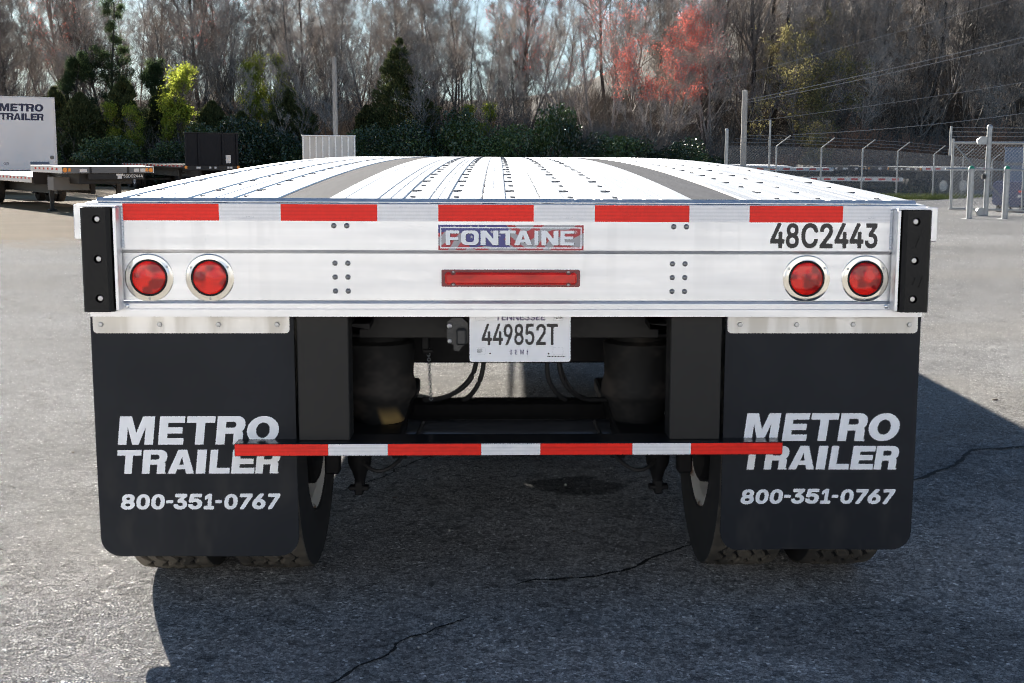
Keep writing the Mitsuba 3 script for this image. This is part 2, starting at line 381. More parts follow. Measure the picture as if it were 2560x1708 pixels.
rng = np.random.default_rng(11)
n = 420
u = rng.random(n) ** 0.6 * 9 - 1.2
P = np.stack([rng.uniform(-1, 1, n) * (2.2 + 0.45 * (u + 1.2)), u], 1)
stones = []
for (x, y), s in zip(P, 0.0022 + 0.005 * rng.random(n) ** 3):
    m = trimesh.creation.icosphere(0, s)
    m.vertices *= rng.uniform(0.6, 1.3, 3)
    m.apply_transform(trimesh.transformations.rotation_matrix(rng.uniform(0, 6), rng.normal(size=3)))
    m.apply_translation((x, y, float(gz(x, y)) + s * 0.4))
    stones.append(m)
chips = []
for (x, y), q in zip(np.c_[rng.uniform(-6, 6, 170), rng.uniform(0.0, 12, 170)], rng.random(170)):
    m = trimesh.creation.icosphere(0, 0.003 + 0.010 * q ** 3)
    m.vertices *= rng.uniform(0.5, 1.5, 3) * [1.3, 1.3, 0.45]
    m.apply_translation((x, y, float(gz(x, y)) + 0.003))
    chips.append(m)
add('debris', cat(chips), 'm_timber', kind='stuff', label='dark crumbs and leaf bits scattered on the asphalt')
add('grit', cat(stones), 'm_stone', kind='stuff', label='scattered pale grit lying on the asphalt')

# ------------------------------------------------------------------ the flatbed trailer seen from behind
FB = thing('flatbed_trailer', 'large aluminium flatbed semi trailer seen squarely from behind, numbered 48C2443', 'trailer')
LEN = 14.6


def dz(y):
    """The deck's camber."""
    y = np.asarray(y, float)
    return 1.324 + 0.113 * (1 - np.abs(1 - y / 7.7) ** 2.6)


def swept(prof, ys, zf=dz, close=True):
    """A profile (x, dz) swept forwards along the cambered deck."""
    prof, ys = np.asarray(prof, float), np.asarray(ys, float)
    n, K = len(prof), len(ys)
    V = np.stack([np.tile(prof[:, 0], (K, 1)), np.repeat(ys[:, None], n, 1), zf(ys)[:, None] + prof[None, :, 1]], -1).reshape(-1, 3)
    k, i = np.meshgrid(np.arange(K - 1), np.arange(n), indexing='ij')
    a, b = k * n + i, k * n + (i + 1) % n
    F = np.vstack([np.stack([a, b, b + n], -1).reshape(-1, 3), np.stack([a, b + n, a + n], -1).reshape(-1, 3)])
    caps = trimesh.creation.triangulate_polygon(Polygon(prof), engine='earcut')[1]
    m = trimesh.Trimesh(V, np.vstack([F, caps[:, ::-1], caps + (K - 1) * n]), process=False)
    trimesh.repair.fix_normals(m)
    return m


YS = np.r_[np.linspace(0.012, 3, 13), np.linspace(3.5, LEN, 19)]
ROWS = [-1.155, -0.961, -0.826, -0.311, -0.175, 0.001, 0.182, 0.322, 0.835, 0.966, 1.155]
EDGES = [-1.233, -1.06, -0.89, -0.703]
PLANKS = [(-1.233, -1.058, -1.155), (-1.054, -0.896, -0.961), (-0.892, -0.707, -0.826), (-0.553, -0.402, None), (-0.398, -0.247, -0.311), (-0.243, -0.089, -0.175),
          (-0.085, 0.091, 0.001), (0.095, 0.251, 0.182), (0.255, 0.405, 0.322), (0.409, 0.560, None), (0.718, 0.898, 0.835), (0.902, 1.058, 0.966), (1.062, 1.233, 1.155)]
for x0, x1, row in PLANKS:
    top = [(x0, -0.036), (x0, -0.003), (x0 + 0.003, 0)]
    if row is not None:
        top += [(row - 0.019, 0), (row - 0.015, -0.0045), (row + 0.015, -0.0045), (row + 0.019, 0)]
    for xg in ((x0 * 2 + x1) / 3 if row is None else (x0 + row - 0.021) / 2,):
        top[3:3] = [(xg - 0.003, 0), (xg, -0.003), (xg + 0.003, 0)]
    top += [(x1 - 0.003, 0), (x1, -0.003), (x1, -0.036)]
    add('deck_plank', swept(top, YS), 'm_deck', FB)
for x0, x1 in ((-0.703, -0.557), (0.564, 0.714)):
    add('nailing_strip', swept([(x0, -0.036), (x0, -0.004), (x1, -0.004), (x1, -0.036)], YS), 'm_nailer', FB, label='grey timber nailing strip let into the aluminium deck')
# screw heads along the rows
scr, yy = [], np.arange(0.16, 11.5, 0.305)
head = trimesh.creation.cylinder(0.0095, 0.006, sections=8)
for row in ROWS[1:-1] + [-1.155, 1.155]:
    for j, y in enumerate(yy):
        for dx in ((-0.007, 0.009) if j % 2 else (0.006,)):
            scr.append(moved(head, tr(row + dx, y + dx, float(dz(y)) - 0.0025)))
add('deck_screw', cat(scr), 'm_rivet', FB, kind='stuff', label='rows of dark screw heads in the deck')
add('front_rail', cbox(-1.29, 1.29, LEN, LEN + 0.06, 1.05, float(dz(LEN)) + 0.02, 0.004), 'm_plate', FB)
# rear edge trim of the deck: its sloping face looks up and back
add('deck_edge', moved(extrude(Polygon([(-0.003, 1.3175), (-0.003, 1.3155), (0.011, 1.3155), (0.011, 1.3275), (0.008, 1.3278)]), 2.466), np.array([[0, 0, 1, -1.233], [1, 0, 0, 0], [0, 1, 0, 0], [0, 0, 0, 1.0]])), 'm_plate', FB)


def xprism(poly, x0, x1):
    """An outline in (y, z) drawn out along x."""
    m = extrude(Polygon(poly), x1 - x0)
    M = np.array([[0, 0, 1, x0], [1, 0, 0, 0], [0, 1, 0, 0], [0, 0, 0, 1.0]])
    return moved(m, M)


add('rear_sill_upper', xprism([(-0.010, 1.3135), (-0.012, 1.311), (-0.012, 1.1735), (-0.002, 1.1635), (0.02, 1.1635), (0.02, 1.3135)], -1.262, 1.262), 'm_plate', FB)
add('rear_sill_lower', xprism([(0.0, 1.1625), (0.0, 1.020), (0.012, 1.020), (0.012, 1.1625)], -1.262, 1.262), 'm_plate', FB)
add('rear_sill_lip', xprism([(-0.001, 1.0185), (-0.012, 1.0115), (-0.012, 0.996), (-0.0145, 0.9945), (-0.0145, 0.972), (0.05, 0.972), (0.05, 1.0185)], -1.262, 1.262), 'm_plate', FB)
# side rails: rub rail ends that stand out past the sill
for s in (-1, 1):
    a, b = sorted((s * 1.270, s * 1.305))
    add('rub_rail', swept([(a, -0.125), (a, -0.022), (b, -0.022), (b, -0.125)], np.r_[0.03, YS[1:]]), 'm_plate', FB)
    a, b = sorted((s * 1.2685, s * 1.303))
    add('rail_end', cbox(a, b, 0.000, 0.029, 1.203, 1.307, 0.002), 'm_plate', FB)
    a, b = sorted((s * 1.235, s * 1.268))
    add('side_rail', swept([(a, -0.115), (a, -0.012), (b, -0.012), (b, -0.115)], np.r_[0.02, YS[1:]]), 'm_plate', FB)
# the tape on the upper sill
SEG = [-1.154, -0.870, -0.687, -0.400, -0.218, 0.069, 0.253, 0.539, 0.722, 1.007, 1.155]
for i in range(10):
    add('reflective_tape', cbox(SEG[i], SEG[i + 1] - 0.0006, -0.0135, -0.0121, 1.2605, 1.3105, 0), 'm_tape_red' if i % 2 == 0 else 'm_tape_white', FB)

# dock bumpers at both ends, each on its flange with a weld bead
BZ0, BZ1 = 0.992, 1.300
for s in (-1, 1):
    k = number(FB + '__dock_bumper')
    o = [(-1.265, -0.004), (-1.265, -0.046), (-1.259, -0.054), (-1.190, -0.054), (-1.178, -0.046), (-1.172, -0.004)]
    body = extrude(Polygon([(x * -s, y) for x, y in o]), BZ1 - BZ0)
    body.apply_translation((0, -0.0125, BZ0))
    holes = [1.266, 1.149, 1.032]
    import manifold3d as mf
    B = mf.Manifold(mf.Mesh(np.asarray(body.vertices, np.float32), np.asarray(body.faces, np.uint32)))
    for z in holes:
        B -= mf.Manifold.cylinder(0.03, 0.0125, 0.0125, 24).rotate([90, 0, 0]).translate([s * 1.2165, -0.048, z])
    for (x, z, w, h, sl) in ([(0.0, 1.205, 0.011, 0.034, 0.006), (0.016, 1.086, 0.010, 0.036, 0.006), (-0.003, 1.088, 0.008, 0.024, 0.004)] if s > 0 else []):
        pol = Polygon([(1.2165 + x - w / 2 - sl, z - h / 2), (1.2165 + x + w / 2 - sl, z - h / 2), (1.2165 + x + w / 2 + sl, z + h / 2), (1.2165 + x - w / 2 + sl, z + h / 2)])
        c = on_face(pol, -0.0640, 0.006)
        B -= mf.Manifold(mf.Mesh(np.asarray(c.vertices, np.float32), np.asarray(c.faces, np.uint32)))
    scene_mesh = B.to_mesh()
    d = mikit.ply(trimesh.Trimesh(scene_mesh.vert_properties[:, :3], scene_mesh.tri_verts, process=False), 'm_bumper')
    scene[k] = d
    labels[k] = {'label': 'black rubber dock bumper block with three recessed bolts'}
    for z in holes:
        b = lathe([(0, 0.0), (0.0092, 0.0), (0.0092, 0.007), (0.0072, 0.0095), (0, 0.0098)], 12)
        m = moved(b, FACE); m.apply_translation((s * 1.2165, -0.0495, z))
        add('bolt', m, 'm_steel_bolt', k, smooth=30)
    a, b = sorted((s * 1.171, s * 1.161))
    add('bumper_flange', cbox(a, b, -0.062, -0.0125, 0.996, 1.300, 0.001), 'm_plate', FB)
    # rows of weld ripples
    bead = []
    for z in np.arange(1.180, 1.302, 0.0046):
        e = trimesh.creation.icosphere(1, 1.0); e.vertices *= (0.0048, 0.0040, 0.0036)
        e.apply_translation((s * 1.1565, -0.013, z)); bead.append(e)
    e = trimesh.creation.icosphere(2, 1.0); e.vertices *= (0.008, 0.006, 0.008); e.apply_translation((s * 1.152, -0.010, 1.004)); bead.append(e)
    add('weld_bead', cat(bead), 'm_weld', FB, smooth=True, kind='stuff', label='rippled weld bead beside the dock bumper')
    a, b = sorted((s * 1.162, s * 1.262))
    add('bumper_cap', cbox(a, b, -0.058, -0.0125, 1.3008, 1.3045, 0.001), 'm_plate', FB)

# round-headed rivets over the two main beams
rivet = mikit.ply(moved(lathe([(0.0, 0.0), (0.0082, 0.0), (0.0080, 0.0022), (0.0068, 0.0042), (0.0042, 0.0056), (0.0030, 0.0057), (0.0022, 0.0042), (0, 0.0042)], 20), FACE), 'm_rivet', smooth=35)
for s in (-1, 1):
    for x in (0.492, 0.5305):
        add('rivet', rivet, None, FB, M=tr(s * x, -0.0120, 1.2465))
        for z in (1.133, 1.091, 1.0485):
            add('rivet', rivet, None, FB, M=tr(s * x, 0.0, z))

# round tail lamps
ring = mikit.ply(moved(lathe([(0.0545, 0.0), (0.0545, 0.0035), (0.0560, 0.0050), (0.0690, 0.0040), (0.0722, 0.0022), (0.0722, 0.0)], 64), FACE), 'm_chrome', smooth=30)
gask = mikit.ply(moved(lathe([(0.0500, 0.0), (0.0500, 0.0060), (0.0520, 0.0072), (0.0544, 0.0056), (0.0544, 0.0)], 48), FACE), 'm_gasket', smooth=40)
lens = moved(lathe([(0.0, 0.0115), (0.012, 0.0112), (0.026, 0.0102), (0.038, 0.0086), (0.046, 0.0068), (0.0498, 0.0045), (0.0498, 0.0)], 48), FACE)
lv = lens.vertices
lv[:, 1] -= 0.0016 * (meshkit.noise(lv * [75, 0, 75] + 3.3, 4) - 0.5) * (np.hypot(lv[:, 0], lv[:, 2]) < 0.045)
lens = mikit.ply(lens, 'm_red_lens', smooth=14)
scrw = mikit.ply(moved(lathe([(0.0, 0.0010), (0.0012, 0.0010), (0.0018, 0.0026), (0.0032, 0.0022), (0.0040, 0.0), ], 12), FACE), 'm_steel_bolt', smooth=35)
for x in (-1.0865, -0.9055, 0.9045, 1.0860):
    k = number(FB + '__tail_lamp')
    labels[k] = {'label': 'round red tail lamp in a polished steel ring'}
    M = tr(x, 0.0, 1.0885)
    for nm, me in (('ring', ring), ('gasket', gask), ('lens', lens)):
        scene[f'{k}__{nm}'] = {**me, 'to_world': T(M)}
    for a in (151, 31, 270):
        add('screw', scrw, None, k, M=tr(x + 0.0632 * math.cos(math.radians(a)), -0.0040, 1.0885 + 0.0632 * math.sin(math.radians(a))))

# the long marker light bar
k = number(FB + '__light_bar')
labels[k] = {'label': 'long red marker light bar in the middle of the sill'}
add('housing', on_face(rrect(-0.2095, 0.2095, 1.0630, 1.1145, 0.005), 0.0, 0.012), 'm_red_dark', k)
body = cbox(-0.199, 0.199, -0.026, -0.0105, 1.0705, 1.1070, 0.006)
B = mf.Manifold(mf.Mesh(np.asarray(body.vertices, np.float32), np.asarray(body.faces, np.uint32)))
SP = [(-0.174, 1.1080), (-0.174, 1.0690), (0.1745, 1.1080), (0.1745, 1.0690)]
for x, z in SP:
    B -= mf.Manifold.cylinder(0.05, 0.0085, 0.0085, 20).rotate([90, 0, 0]).translate([x, 0.0, z])
q = B.to_mesh()
scene[k + '__lens'] = mikit.ply(trimesh.Trimesh(q.vert_properties[:, :3], q.tri_verts, process=False), 'm_red_bar')
for x, z in SP:
    add('screw', scrw, None, k, M=tr(x, -0.0122, z))
    
# the nameplate: waving flag, white frame, extended bold letters
k = number(FB + '__nameplate')
labels[k] = {'label': 'maker nameplate with white lettering over a waving flag'}
scene[k] = mikit.ply(cbox(-0.2185, 0.2195, -0.0135, -0.0121, 1.1745, 1.2500, 0), 'm_flag')
fr = sbox(-0.2130, 1.1795, 0.2135, 1.2440).difference(sbox(-0.2095, 1.1830, 0.2100, 1.2405))
add('frame', on_face(fr, -0.01355, 0.0008), 'm_white_vinyl', k)


def heavy(c, sq=False):
    """Heavy grotesque capitals drawn by hand, 1 high; sq: the squarer, wider kind."""
    v, h = (0.29, 0.20) if sq else (0.31, 0.235)
    B = lambda *q: sbox(*q)
    if c == 'I': return B(0, 0, v, 1)
    if c == 'L': return B(0, 0, v, 1).union(B(0, 0, 0.86, h))
    if c == 'E': return union_all([B(0, 0, v, 1), B(0, 0, 0.9, h), B(0, 1 - h, 0.9, 1), B(0, 0.5 - h * 0.45, 0.84, 0.5 + h * 0.5)])
    if c == 'F': return union_all([B(0, 0, v, 1), B(0, 1 - h, 0.9, 1), B(0, 0.34, 0.84, 0.34 + h)])
    if c == 'T': return B(0, 1 - h, 1, 1).union(B(0.5 - v / 2, 0, 0.5 + v / 2, 1))
    if c == 'M': return Polygon([(0, 0), (0, 1), (0.43, 1), (0.63, 0.42), (0.83, 1), (1.26, 1), (1.26, 0), (0.95, 0), (0.95, 0.62), (0.74, 0), (0.52, 0), (0.31, 0.62), (0.31, 0)])
    if c == 'N': return union_all([B(0, 0, v, 1), B(1.02 - v, 0, 1.02, 1), Polygon([(0, 1), (v * 1.1, 1), (1.02, 0), (1.02 - v * 1.1, 0)])])
    if c == 'A': return Polygon([(0, 0), (0.36, 1), (0.72, 1), (1.08, 0), (0.76, 0), (0.70, 0.19), (0.38, 0.19), (0.32, 0)]).difference(Polygon([(0.445, 0.37), (0.54, 0.70), (0.635, 0.37)]))
    if c == 'O':
        if sq: return rrect(0, 1.1, -0.01, 1.01, 0.30).difference(rrect(v, 1.1 - v, h, 1 - h, 0.16))
        e = lambda a, b: affinity.scale(Point(0.55, 0.5).buffer(1, quad_segs=12), a, b)
        return e(0.55, 0.525).difference(e(0.235, 0.285))
    if c == 'R':
        bowl = rrect(0.0, 0.98, 0.40, 1.0, 0.28).union(B(0, 0.40, 0.5, 1))
        leg = rrect(0.60, 0.93, -0.3, 0.50, 0.14).intersection(B(0, 0.0, 1.1, 1)).union(B(0.84, 0, 0.97, 0.06))
        return union_all([bowl.difference(rrect(v, 0.66, 0.59, 0.80, 0.09).union(B(v, 0.59, 0.5, 0.80))), B(0, 0, v, 1), B(v - 0.02, 0.38, 0.75, 0.52), leg])
    return glyphs(c, True, 0.04)


def slant(poly, x0, x1, z0, z1, k):
    """Fit a glyph to the box so that its uprights lean by k."""
    a, b, c, d = poly.bounds
    poly = affinity.affine_transform(poly, [1, 0, 0, (z1 - z0) / (d - b), -a, -b * (z1 - z0) / (d - b)])
    lo, hi = 0.0, 4 * (x1 - x0) / (c - a)
    for _ in range(40):
        m = (lo + hi) / 2
        q = affinity.affine_transform(poly, [m, k, 0, 1, 0, 0])
        lo, hi = (m, hi) if q.bounds[2] - q.bounds[0] < x1 - x0 else (lo, m)
    return affinity.translate(q, x0 - q.bounds[0], z0)


def signwriting(word, spans, x0, x1, z0, z1, k=0.12):
    """A word of heavy leaning letters; spans are each letter's box along the line in thousandths."""
    W = x1 - x0
    return union_all([slant(heavy(c), x0 + W * a / 1000, x0 + W * b / 1000, z0 + (0.40 * (z1 - z0) if c == '-' else 0), z0 + (0.60 * (z1 - z0) if c == '-' else (z1 - z0)), k) for c, (a, b) in zip(word, spans)])


def sp_(*q):
    q = np.asarray(q, float); q = (q - q[0]) / (q[-1] - q[0]) * 1000
    return q.reshape(-1, 2)


S_METRO = sp_(305, 628, 640, 880, 890, 1133, 1122, 1380, 1390, 1660)
S_TRAILER = sp_(307, 512, 503, 722, 717, 938, 952, 1055, 1062, 1240, 1247, 1465, 1450, 1665)
S_PHONE = sp_(328, 447, 458, 575, 582, 700, 707, 770, 770, 890, 893, 1015, 1022, 1112, 1122, 1180, 1197, 1313, 1328, 1440, 1432, 1548, 1565, 1673)


def spread(word, spans, z0, z1, fat=0.0, shear=0.0, bold=True):
    return union_all([fit(heavy(c, True) if fat else glyphs(c, bold, 0.0), a, b, z0, z1, shear) for c, (a, b) in zip(word, spans)])


U = lambda a, b: ((a - 941) / 3437 + 0.0015, (b - 941) / 3437 + 0.0015)
FT = [U(262, 402), U(420, 602), U(622, 805), U(820, 985), U(968, 1155), U(1180, 1220), U(1250, 1428), U(1448, 1590)]
word = spread('FONTAINE', FT, 1.1898, 1.2334, 0.035)
add('lettering_shadow', on_face(affinity.translate(word, 0.0012, -0.0012), -0.01355, 0.0004), 'm_black_vinyl', k)
add('lettering', on_face(word, -0.0141, 0.0008), 'm_white_vinyl', k)
reg = Point(0.1955, 1.2290).buffer(0.0042).difference(Point(0.1955, 1.2290).buffer(0.0036)).union(fit(glyphs('R'), 0.1940, 0.1971, 1.2272, 1.2310))
add('registered_mark', on_face(reg, -0.01355, 0.0006), 'm_white_vinyl', k)
star = lambda x, z, r, a0=90: Polygon([(x + (r if i % 2 == 0 else 0.4 * r) * math.cos(math.radians(a0 + 36 * i)), z + (r if i % 2 == 0 else 0.4 * r) * math.sin(math.radians(a0 + 36 * i))) for i in range(10)])
st = [star(-0.1185, 1.2140, 0.0060, 80), star(-0.0575, 1.2290, 0.0065, 100), star(-0.120, 1.2450, 0.0052, 95), star(-0.098, 1.2465, 0.0045, 70), star(-0.075, 1.2450, 0.0045), star(-0.170, 1.2455, 0.0042), star(-0.180, 1.2335, 0.0040), star(-0.034, 1.2180, 0.0040), star(-0.082, 1.2010, 0.0042)]
add('star_field', on_face(union_all(st), -0.01355, 0.0004), 'm_grey_line', k)

add('unit_number', on_face(spread('48C2443', [(0.788 + 0.3275 * a, 0.788 + 0.3275 * b) for a, b in ((0, .127), (.146, .262), (.290, .440), (.463, .580), (.602, .728), (.742, .868), (.888, 1.0))], 1.1832, 1.2578, 0.0).buffer(0.0009), -0.0121, 0.0008), 'm_black_vinyl', FB, label='black unit number reading 48C2443')

# tiny makers' codes on the tape
for x, z in ((-0.79, 1.2700), (-0.335, 1.3010), (0.165, 1.2700), (0.628, 1.3000), (1.085, 1.2720)):
    add('tape_code', on_face(fit(glyphs('DOT-C2', False), x, x + 0.022, z, z + 0.0035), -0.0136, 0.0003), 'm_grey_line', FB)

# licence plate under the lip, on the cross member
k = number(FB + '__licence_plate')
labels[k] = {'label': 'white licence plate reading 449852T, its top hidden by the sill lip'}
YP = 0.030
scene[k] = mikit.ply(on_face(rrect(-0.1265, 0.1845, 0.8265, 0.9815, 0.008), YP, 0.0015), 'm_licence_white')
rim = rrect(-0.1265, 0.1845, 0.8265, 0.9815, 0.008)
add('raised_rim', on_face(rim.difference(rim.buffer(-0.0022)), YP - 0.0015, 0.0008), 'm_licence_white', k)
W = 0.232
sp = [(-0.088 + W * a, -0.088 + W * b) for a, b in ((0, .125), (.148, .272), (.292, .400), (.432, .545), (.578, .690), (.722, .842), (.862, 1.0))]
add('number', on_face(spread('449852T', sp, 0.8803, 0.9440, 0.0, bold=False).buffer(0.0012), YP - 0.00152, 0.0008), 'm_black_vinyl', k)
add('state_name', on_face(fit(glyphs('TENNESSEE'), -0.0463, 0.1065, 0.9555, 0.9770), YP - 0.00152, 0.0005), 'm_purple', k)
add('class_name', on_face(union_all([fit(heavy(c) if c == 'I' else glyphs(c), a, b, 0.8498, 0.8648) for c, (a, b) in zip('SEMI', ((-0.0037, 0.0050), (0.0130, 0.0205), (0.0295, 0.0405), (0.0500, 0.0527)))]), YP - 0.00152, 0.0005), 'm_purple', k)
add('permanent_sticker', on_face(fit(glyphs('PERM'), 0.1334, 0.1587, 0.9607, 0.9766), YP - 0.00152, 0.0005), 'm_black_vinyl', k)
ol = []
for a, b, c, d in ((-0.1089, -0.0778, 0.8493, 0.8713), (0.1301, 0.1619, 0.8501, 0.8711), (-0.108, -0.077, 0.9555, 0.9790), (0.1300, 0.1630, 0.9555, 0.9790)):
    ol.append(rrect(a, b, c, d, 0.003).difference(rrect(a + 0.0007, b - 0.0007, c + 0.0007, d - 0.0007, 0.0025)))
add('sticker_outline', on_face(union_all(ol), YP - 0.00152, 0.0003), 'm_grey_line', k)
small = [sbox(-0.104, 0.8655 - 0.0035 * i, -0.086 - 0.004 * (i % 2), 0.8671 - 0.0035 * i) for i in range(4)]
small += [sbox(0.1128 + 0.0048 * i, 0.8420, 0.1128 + 0.0048 * i + 0.0036, 0.8450) for i in range(12)]
add('small_print', on_face(union_all(small), YP - 0.00152, 0.0003), 'm_black_vinyl', k)
for x in (-0.0633, 0.1169):
    add('fixing_hole', on_face(Point(x, 0.8522).buffer(0.0026), YP - 0.0016, 0.0004), 'm_black_vinyl', k)
# plate lamp to the left of the plate
k = number(FB + '__plate_lamp')
labels[k] = {'label': 'black plate lamp housing beside the licence plate'}
pol = Polygon([(-0.196, 0.948), (-0.180, 0.962), (-0.150, 0.962), (-0.132, 0.945), (-0.130, 0.885), (-0.150, 0.872), (-0.160, 0.857), (-0.176, 0.860), (-0.176, 0.878), (-0.196, 0.884)])
scene[k] = mikit.ply(on_face(pol, 0.09, 0.045), 'm_black_paint')
add('cover', cbox(-0.168, -0.136, 0.026, 0.046, 0.878, 0.930, 0.006), 'm_black_paint', k)
add('screw', scrw, None, k, M=np.diag([2.2, 2.2, 2.2, 1.0]) @ np.eye(4) + np.array([[0, 0, 0, -0.188], [0, 0, 0, 0.044], [0, 0, 0, 0.936], [0, 0, 0, 0]]))
add('screw', scrw, None, k, M=np.diag([1.8, 1.8, 1.8, 1.0]) @ np.eye(4) + np.array([[0, 0, 0, -0.188], [0, 0, 0, 0.044], [0, 0, 0, 0.889], [0, 0, 0, 0]]))

def hang(m):
    """The slight curl of a hanging rubber sheet."""
    m = m.copy()
    x, z = m.vertices[:, 0], m.vertices[:, 2]
    t = np.clip((0.90 - z) / 0.70, 0, 1)
    m.vertices[:, 1] += 0.010 * t ** 2 * (1 + 0.5 * np.sin(9 * x)) + 0.0035 * t * np.sin(7.3 * np.abs(x) + 3.0 * z)
    return m


# mud flaps on their aluminium hangers
for s in (-1, 1):
    k = number(FB + '__mud_flap')
    labels[k] = {'label': 'left black mud flap with white lettering' if s < 0 else 'right black mud flap with white lettering'}
    a, b = (-1.2865, -0.668) if s < 0 else (0.671, 1.286)
    zb = 0.199 if s < 0 else 0.208
    r = 0.060
    o = Polygon([(a, 0.966), (a, zb), (b, zb), (b, 0.966)])
    o = o.intersection(rrect(a, b, zb, 1.2, r))
    fl = trimesh.creation.extrude_polygon(o, 0.008, engine='earcut')
    fl = moved(fl, FACE).subdivide_to_size(0.05, max_iter=12); fl.apply_translation((0, 0.070, 0))
    fl = hang(fl)
    scene[k] = mikit.ply(fl, 'm_flap', smooth=30)
    YF = 0.0620
    if s < 0:
        L = ((-1.2197, -0.7212, 0.5608, 0.6513), (-1.2228, -0.7190, 0.4678, 0.5444), (-1.2198, -0.7223, 0.3520, 0.4027))
    else:
        L = ((0.7360, 1.2332, 0.5660, 0.6562), (0.7311, 1.2350, 0.4733, 0.5501), (0.7329, 1.2295, 0.3597, 0.4091))
    for nm, wd, q, sps in (('name_lettering', 'METRO', L[0], S_METRO), ('trade_lettering', 'TRAILER', L[1], S_TRAILER), ('phone_number', '800-351-0767', L[2], S_PHONE)):
        add(nm, hang(on_face(signwriting(wd, sps, *q), YF, 0.0008)), 'm_white_vinyl', k)
    h = number(FB + '__flap_hanger')
    a, b = (-1.278, -0.6805) if s < 0 else (0.676, 1.275)
    o = Polygon([(a, 0.970), (a, 0.912), (b, 0.912), (b, 0.970)]).intersection(rrect(a, b, 0.912, 1.1, 0.012))
    scene[h] = mikit.ply(on_face(o, 0.0615, 0.004), 'm_bracket')
    for i in range(4):
        x = (-1.2535 + i * 0.1785) if s < 0 else (0.714 + i * 0.178)
        bl = moved(lathe([(0, 0.0), (0.0082, 0.0), (0.0082, 0.0050), (0.0068, 0.0066), (0, 0.0068)], 6), FACE)
        add('bolt', moved(bl, tr(x, 0.0575, 0.939)), 'm_steel_bolt', h)
    # the box carrier above each flap
    add('flap_carrier', cbox(a + 0.05, b - 0.02, 0.075, 0.125, 0.90, 0.968, 0.004), 'm_chassis', FB)

# rear underride guard: two posts and a taped bar
k = number(FB + '__underride_guard')
labels[k] = {'label': 'black underride guard with red and white taped bar'}
for x0, x1 in ((-0.656, -0.4985), (0.4965, 0.6555)):
    add('post', cbox(x0, x1, 0.040, 0.150, 0.577, 1.16, 0.003), 'm_post_paint', k)
bk = add('bar', cbox(-0.848, 0.848, 0.0, 0.135, 0.5375, 0.5775, 0.0025), 'm_gloss_black', k)
SG = [-0.846, -0.561, -0.378, -0.091, 0.092, 0.378, 0.561, 0.847]
for i in range(7):
    add('tape', cbox(SG[i], SG[i + 1] - 0.0006, -0.0015, -0.0002, 0.5395, 0.5755, 0), 'm_tape_red' if i % 2 == 0 else 'm_tape_white', k)

# frame: main beams, cross members
for s in (-1, 1):
    a, b = sorted((s * 0.445, s * 0.565))
    k = number(FB + '__main_beam')
    parts = []
    for z0, z1, e in ((-0.10, -0.082, 0.06), (-0.42, -0.402, 0.06), (-0.402, -0.10, 0.006)):
        parts.append(swept([(s * 0.505 - e, z0), (s * 0.505 - e, z1), (s * 0.505 + e, z1), (s * 0.505 + e, z0)], np.r_[0.16, YS[2:]]))
    scene[k] = mikit.ply(cat(parts), 'm_chassis')
for i, y in enumerate(np.arange(0.6, 13.8, 0.61)):
    add('cross_member', cbox(-1.23, 1.23, y, y + 0.06, float(dz(y)) - 0.14, float(dz(y)) - 0.045, 0.002), 'm_chassis', FB)
add('rear_cross_plate', cbox(-0.492, 0.490, 0.30, 0.315, 0.863, 1.25, 0.002), 'm_post_paint', FB)
add('plate_bracket', cbox(-0.12, 0.18, 0.034, 0.042, 0.84, 0.995, 0.002), 'm_chassis', FB)
add('suspension_cross_member', cbox(-0.60, 0.60, 0.86, 0.98, 0.690, 0.90, 0.006), 'm_chassis', FB)
add('suspension_cross_member', cbox(-0.60, 0.60, 1.40, 1.50, 0.735, 0.95, 0.006), 'm_chassis', FB)

# axles, suspension, wheels
AX = (0.64, 3.95)
tyre_prof = [(0.285, -0.105), (0.300, -0.122), (0.345, -0.131), (0.400, -0.133), (0.445, -0.130), (0.475, -0.124), (0.489, -0.119)]


def make_tyre():
    inner = np.array(tyre_prof)
    zt = np.linspace(-0.117, 0.117, 53)
    rt = 0.498 - 0.006 * (np.abs(zt) / 0.117) ** 3
    prof = np.vstack([inner, np.stack([rt, zt], 1), inner[::-1] * (1, -1)])
    seg = 288
    th = np.arange(seg) * 2 * np.pi / seg
    R = np.tile(prof[:, 0], (seg, 1)); Z = np.tile(prof[:, 1], (seg, 1))
    a, b = len(inner), len(inner) + len(zt)
    for c in (-0.072, -0.024, 0.024, 0.072):
        zz = Z[:, a:b] - c - 0.013 * (2 * np.abs(2 * np.mod(th[:, None] * 32 / (2 * np.pi) + (0.25 if c > 0 else 0), 1) - 1) - 1)
        R[:, a:b] -= 0.013 * np.clip((0.0105 - np.abs(zz)) / 0.004, 0, 1)
    V = np.stack([R * np.cos(th)[:, None], R * np.sin(th)[:, None], Z], -1).reshape(-1, 3)
    n = len(prof)
    i, j = np.meshgrid(np.arange(seg), np.arange(n - 1), indexing='ij')
    p = lambda ii, jj: (ii % seg) * n + jj
    q = np.stack([p(i, j), p(i + 1, j), p(i + 1, j + 1), p(i, j + 1)], -1).reshape(-1, 4)
    m = trimesh.Trimesh(V, np.vstack([q[:, [0, 1, 2]], q[:, [0, 2, 3]]]), process=False)
    return moved(m, np.array([[0, 0, 1, 0], [1, 0, 0, 0], [0, 1, 0, 0], [0, 0, 0, 1.0]]))


tyre = mikit.ply(make_tyre(), 'm_tyre', smooth=25)
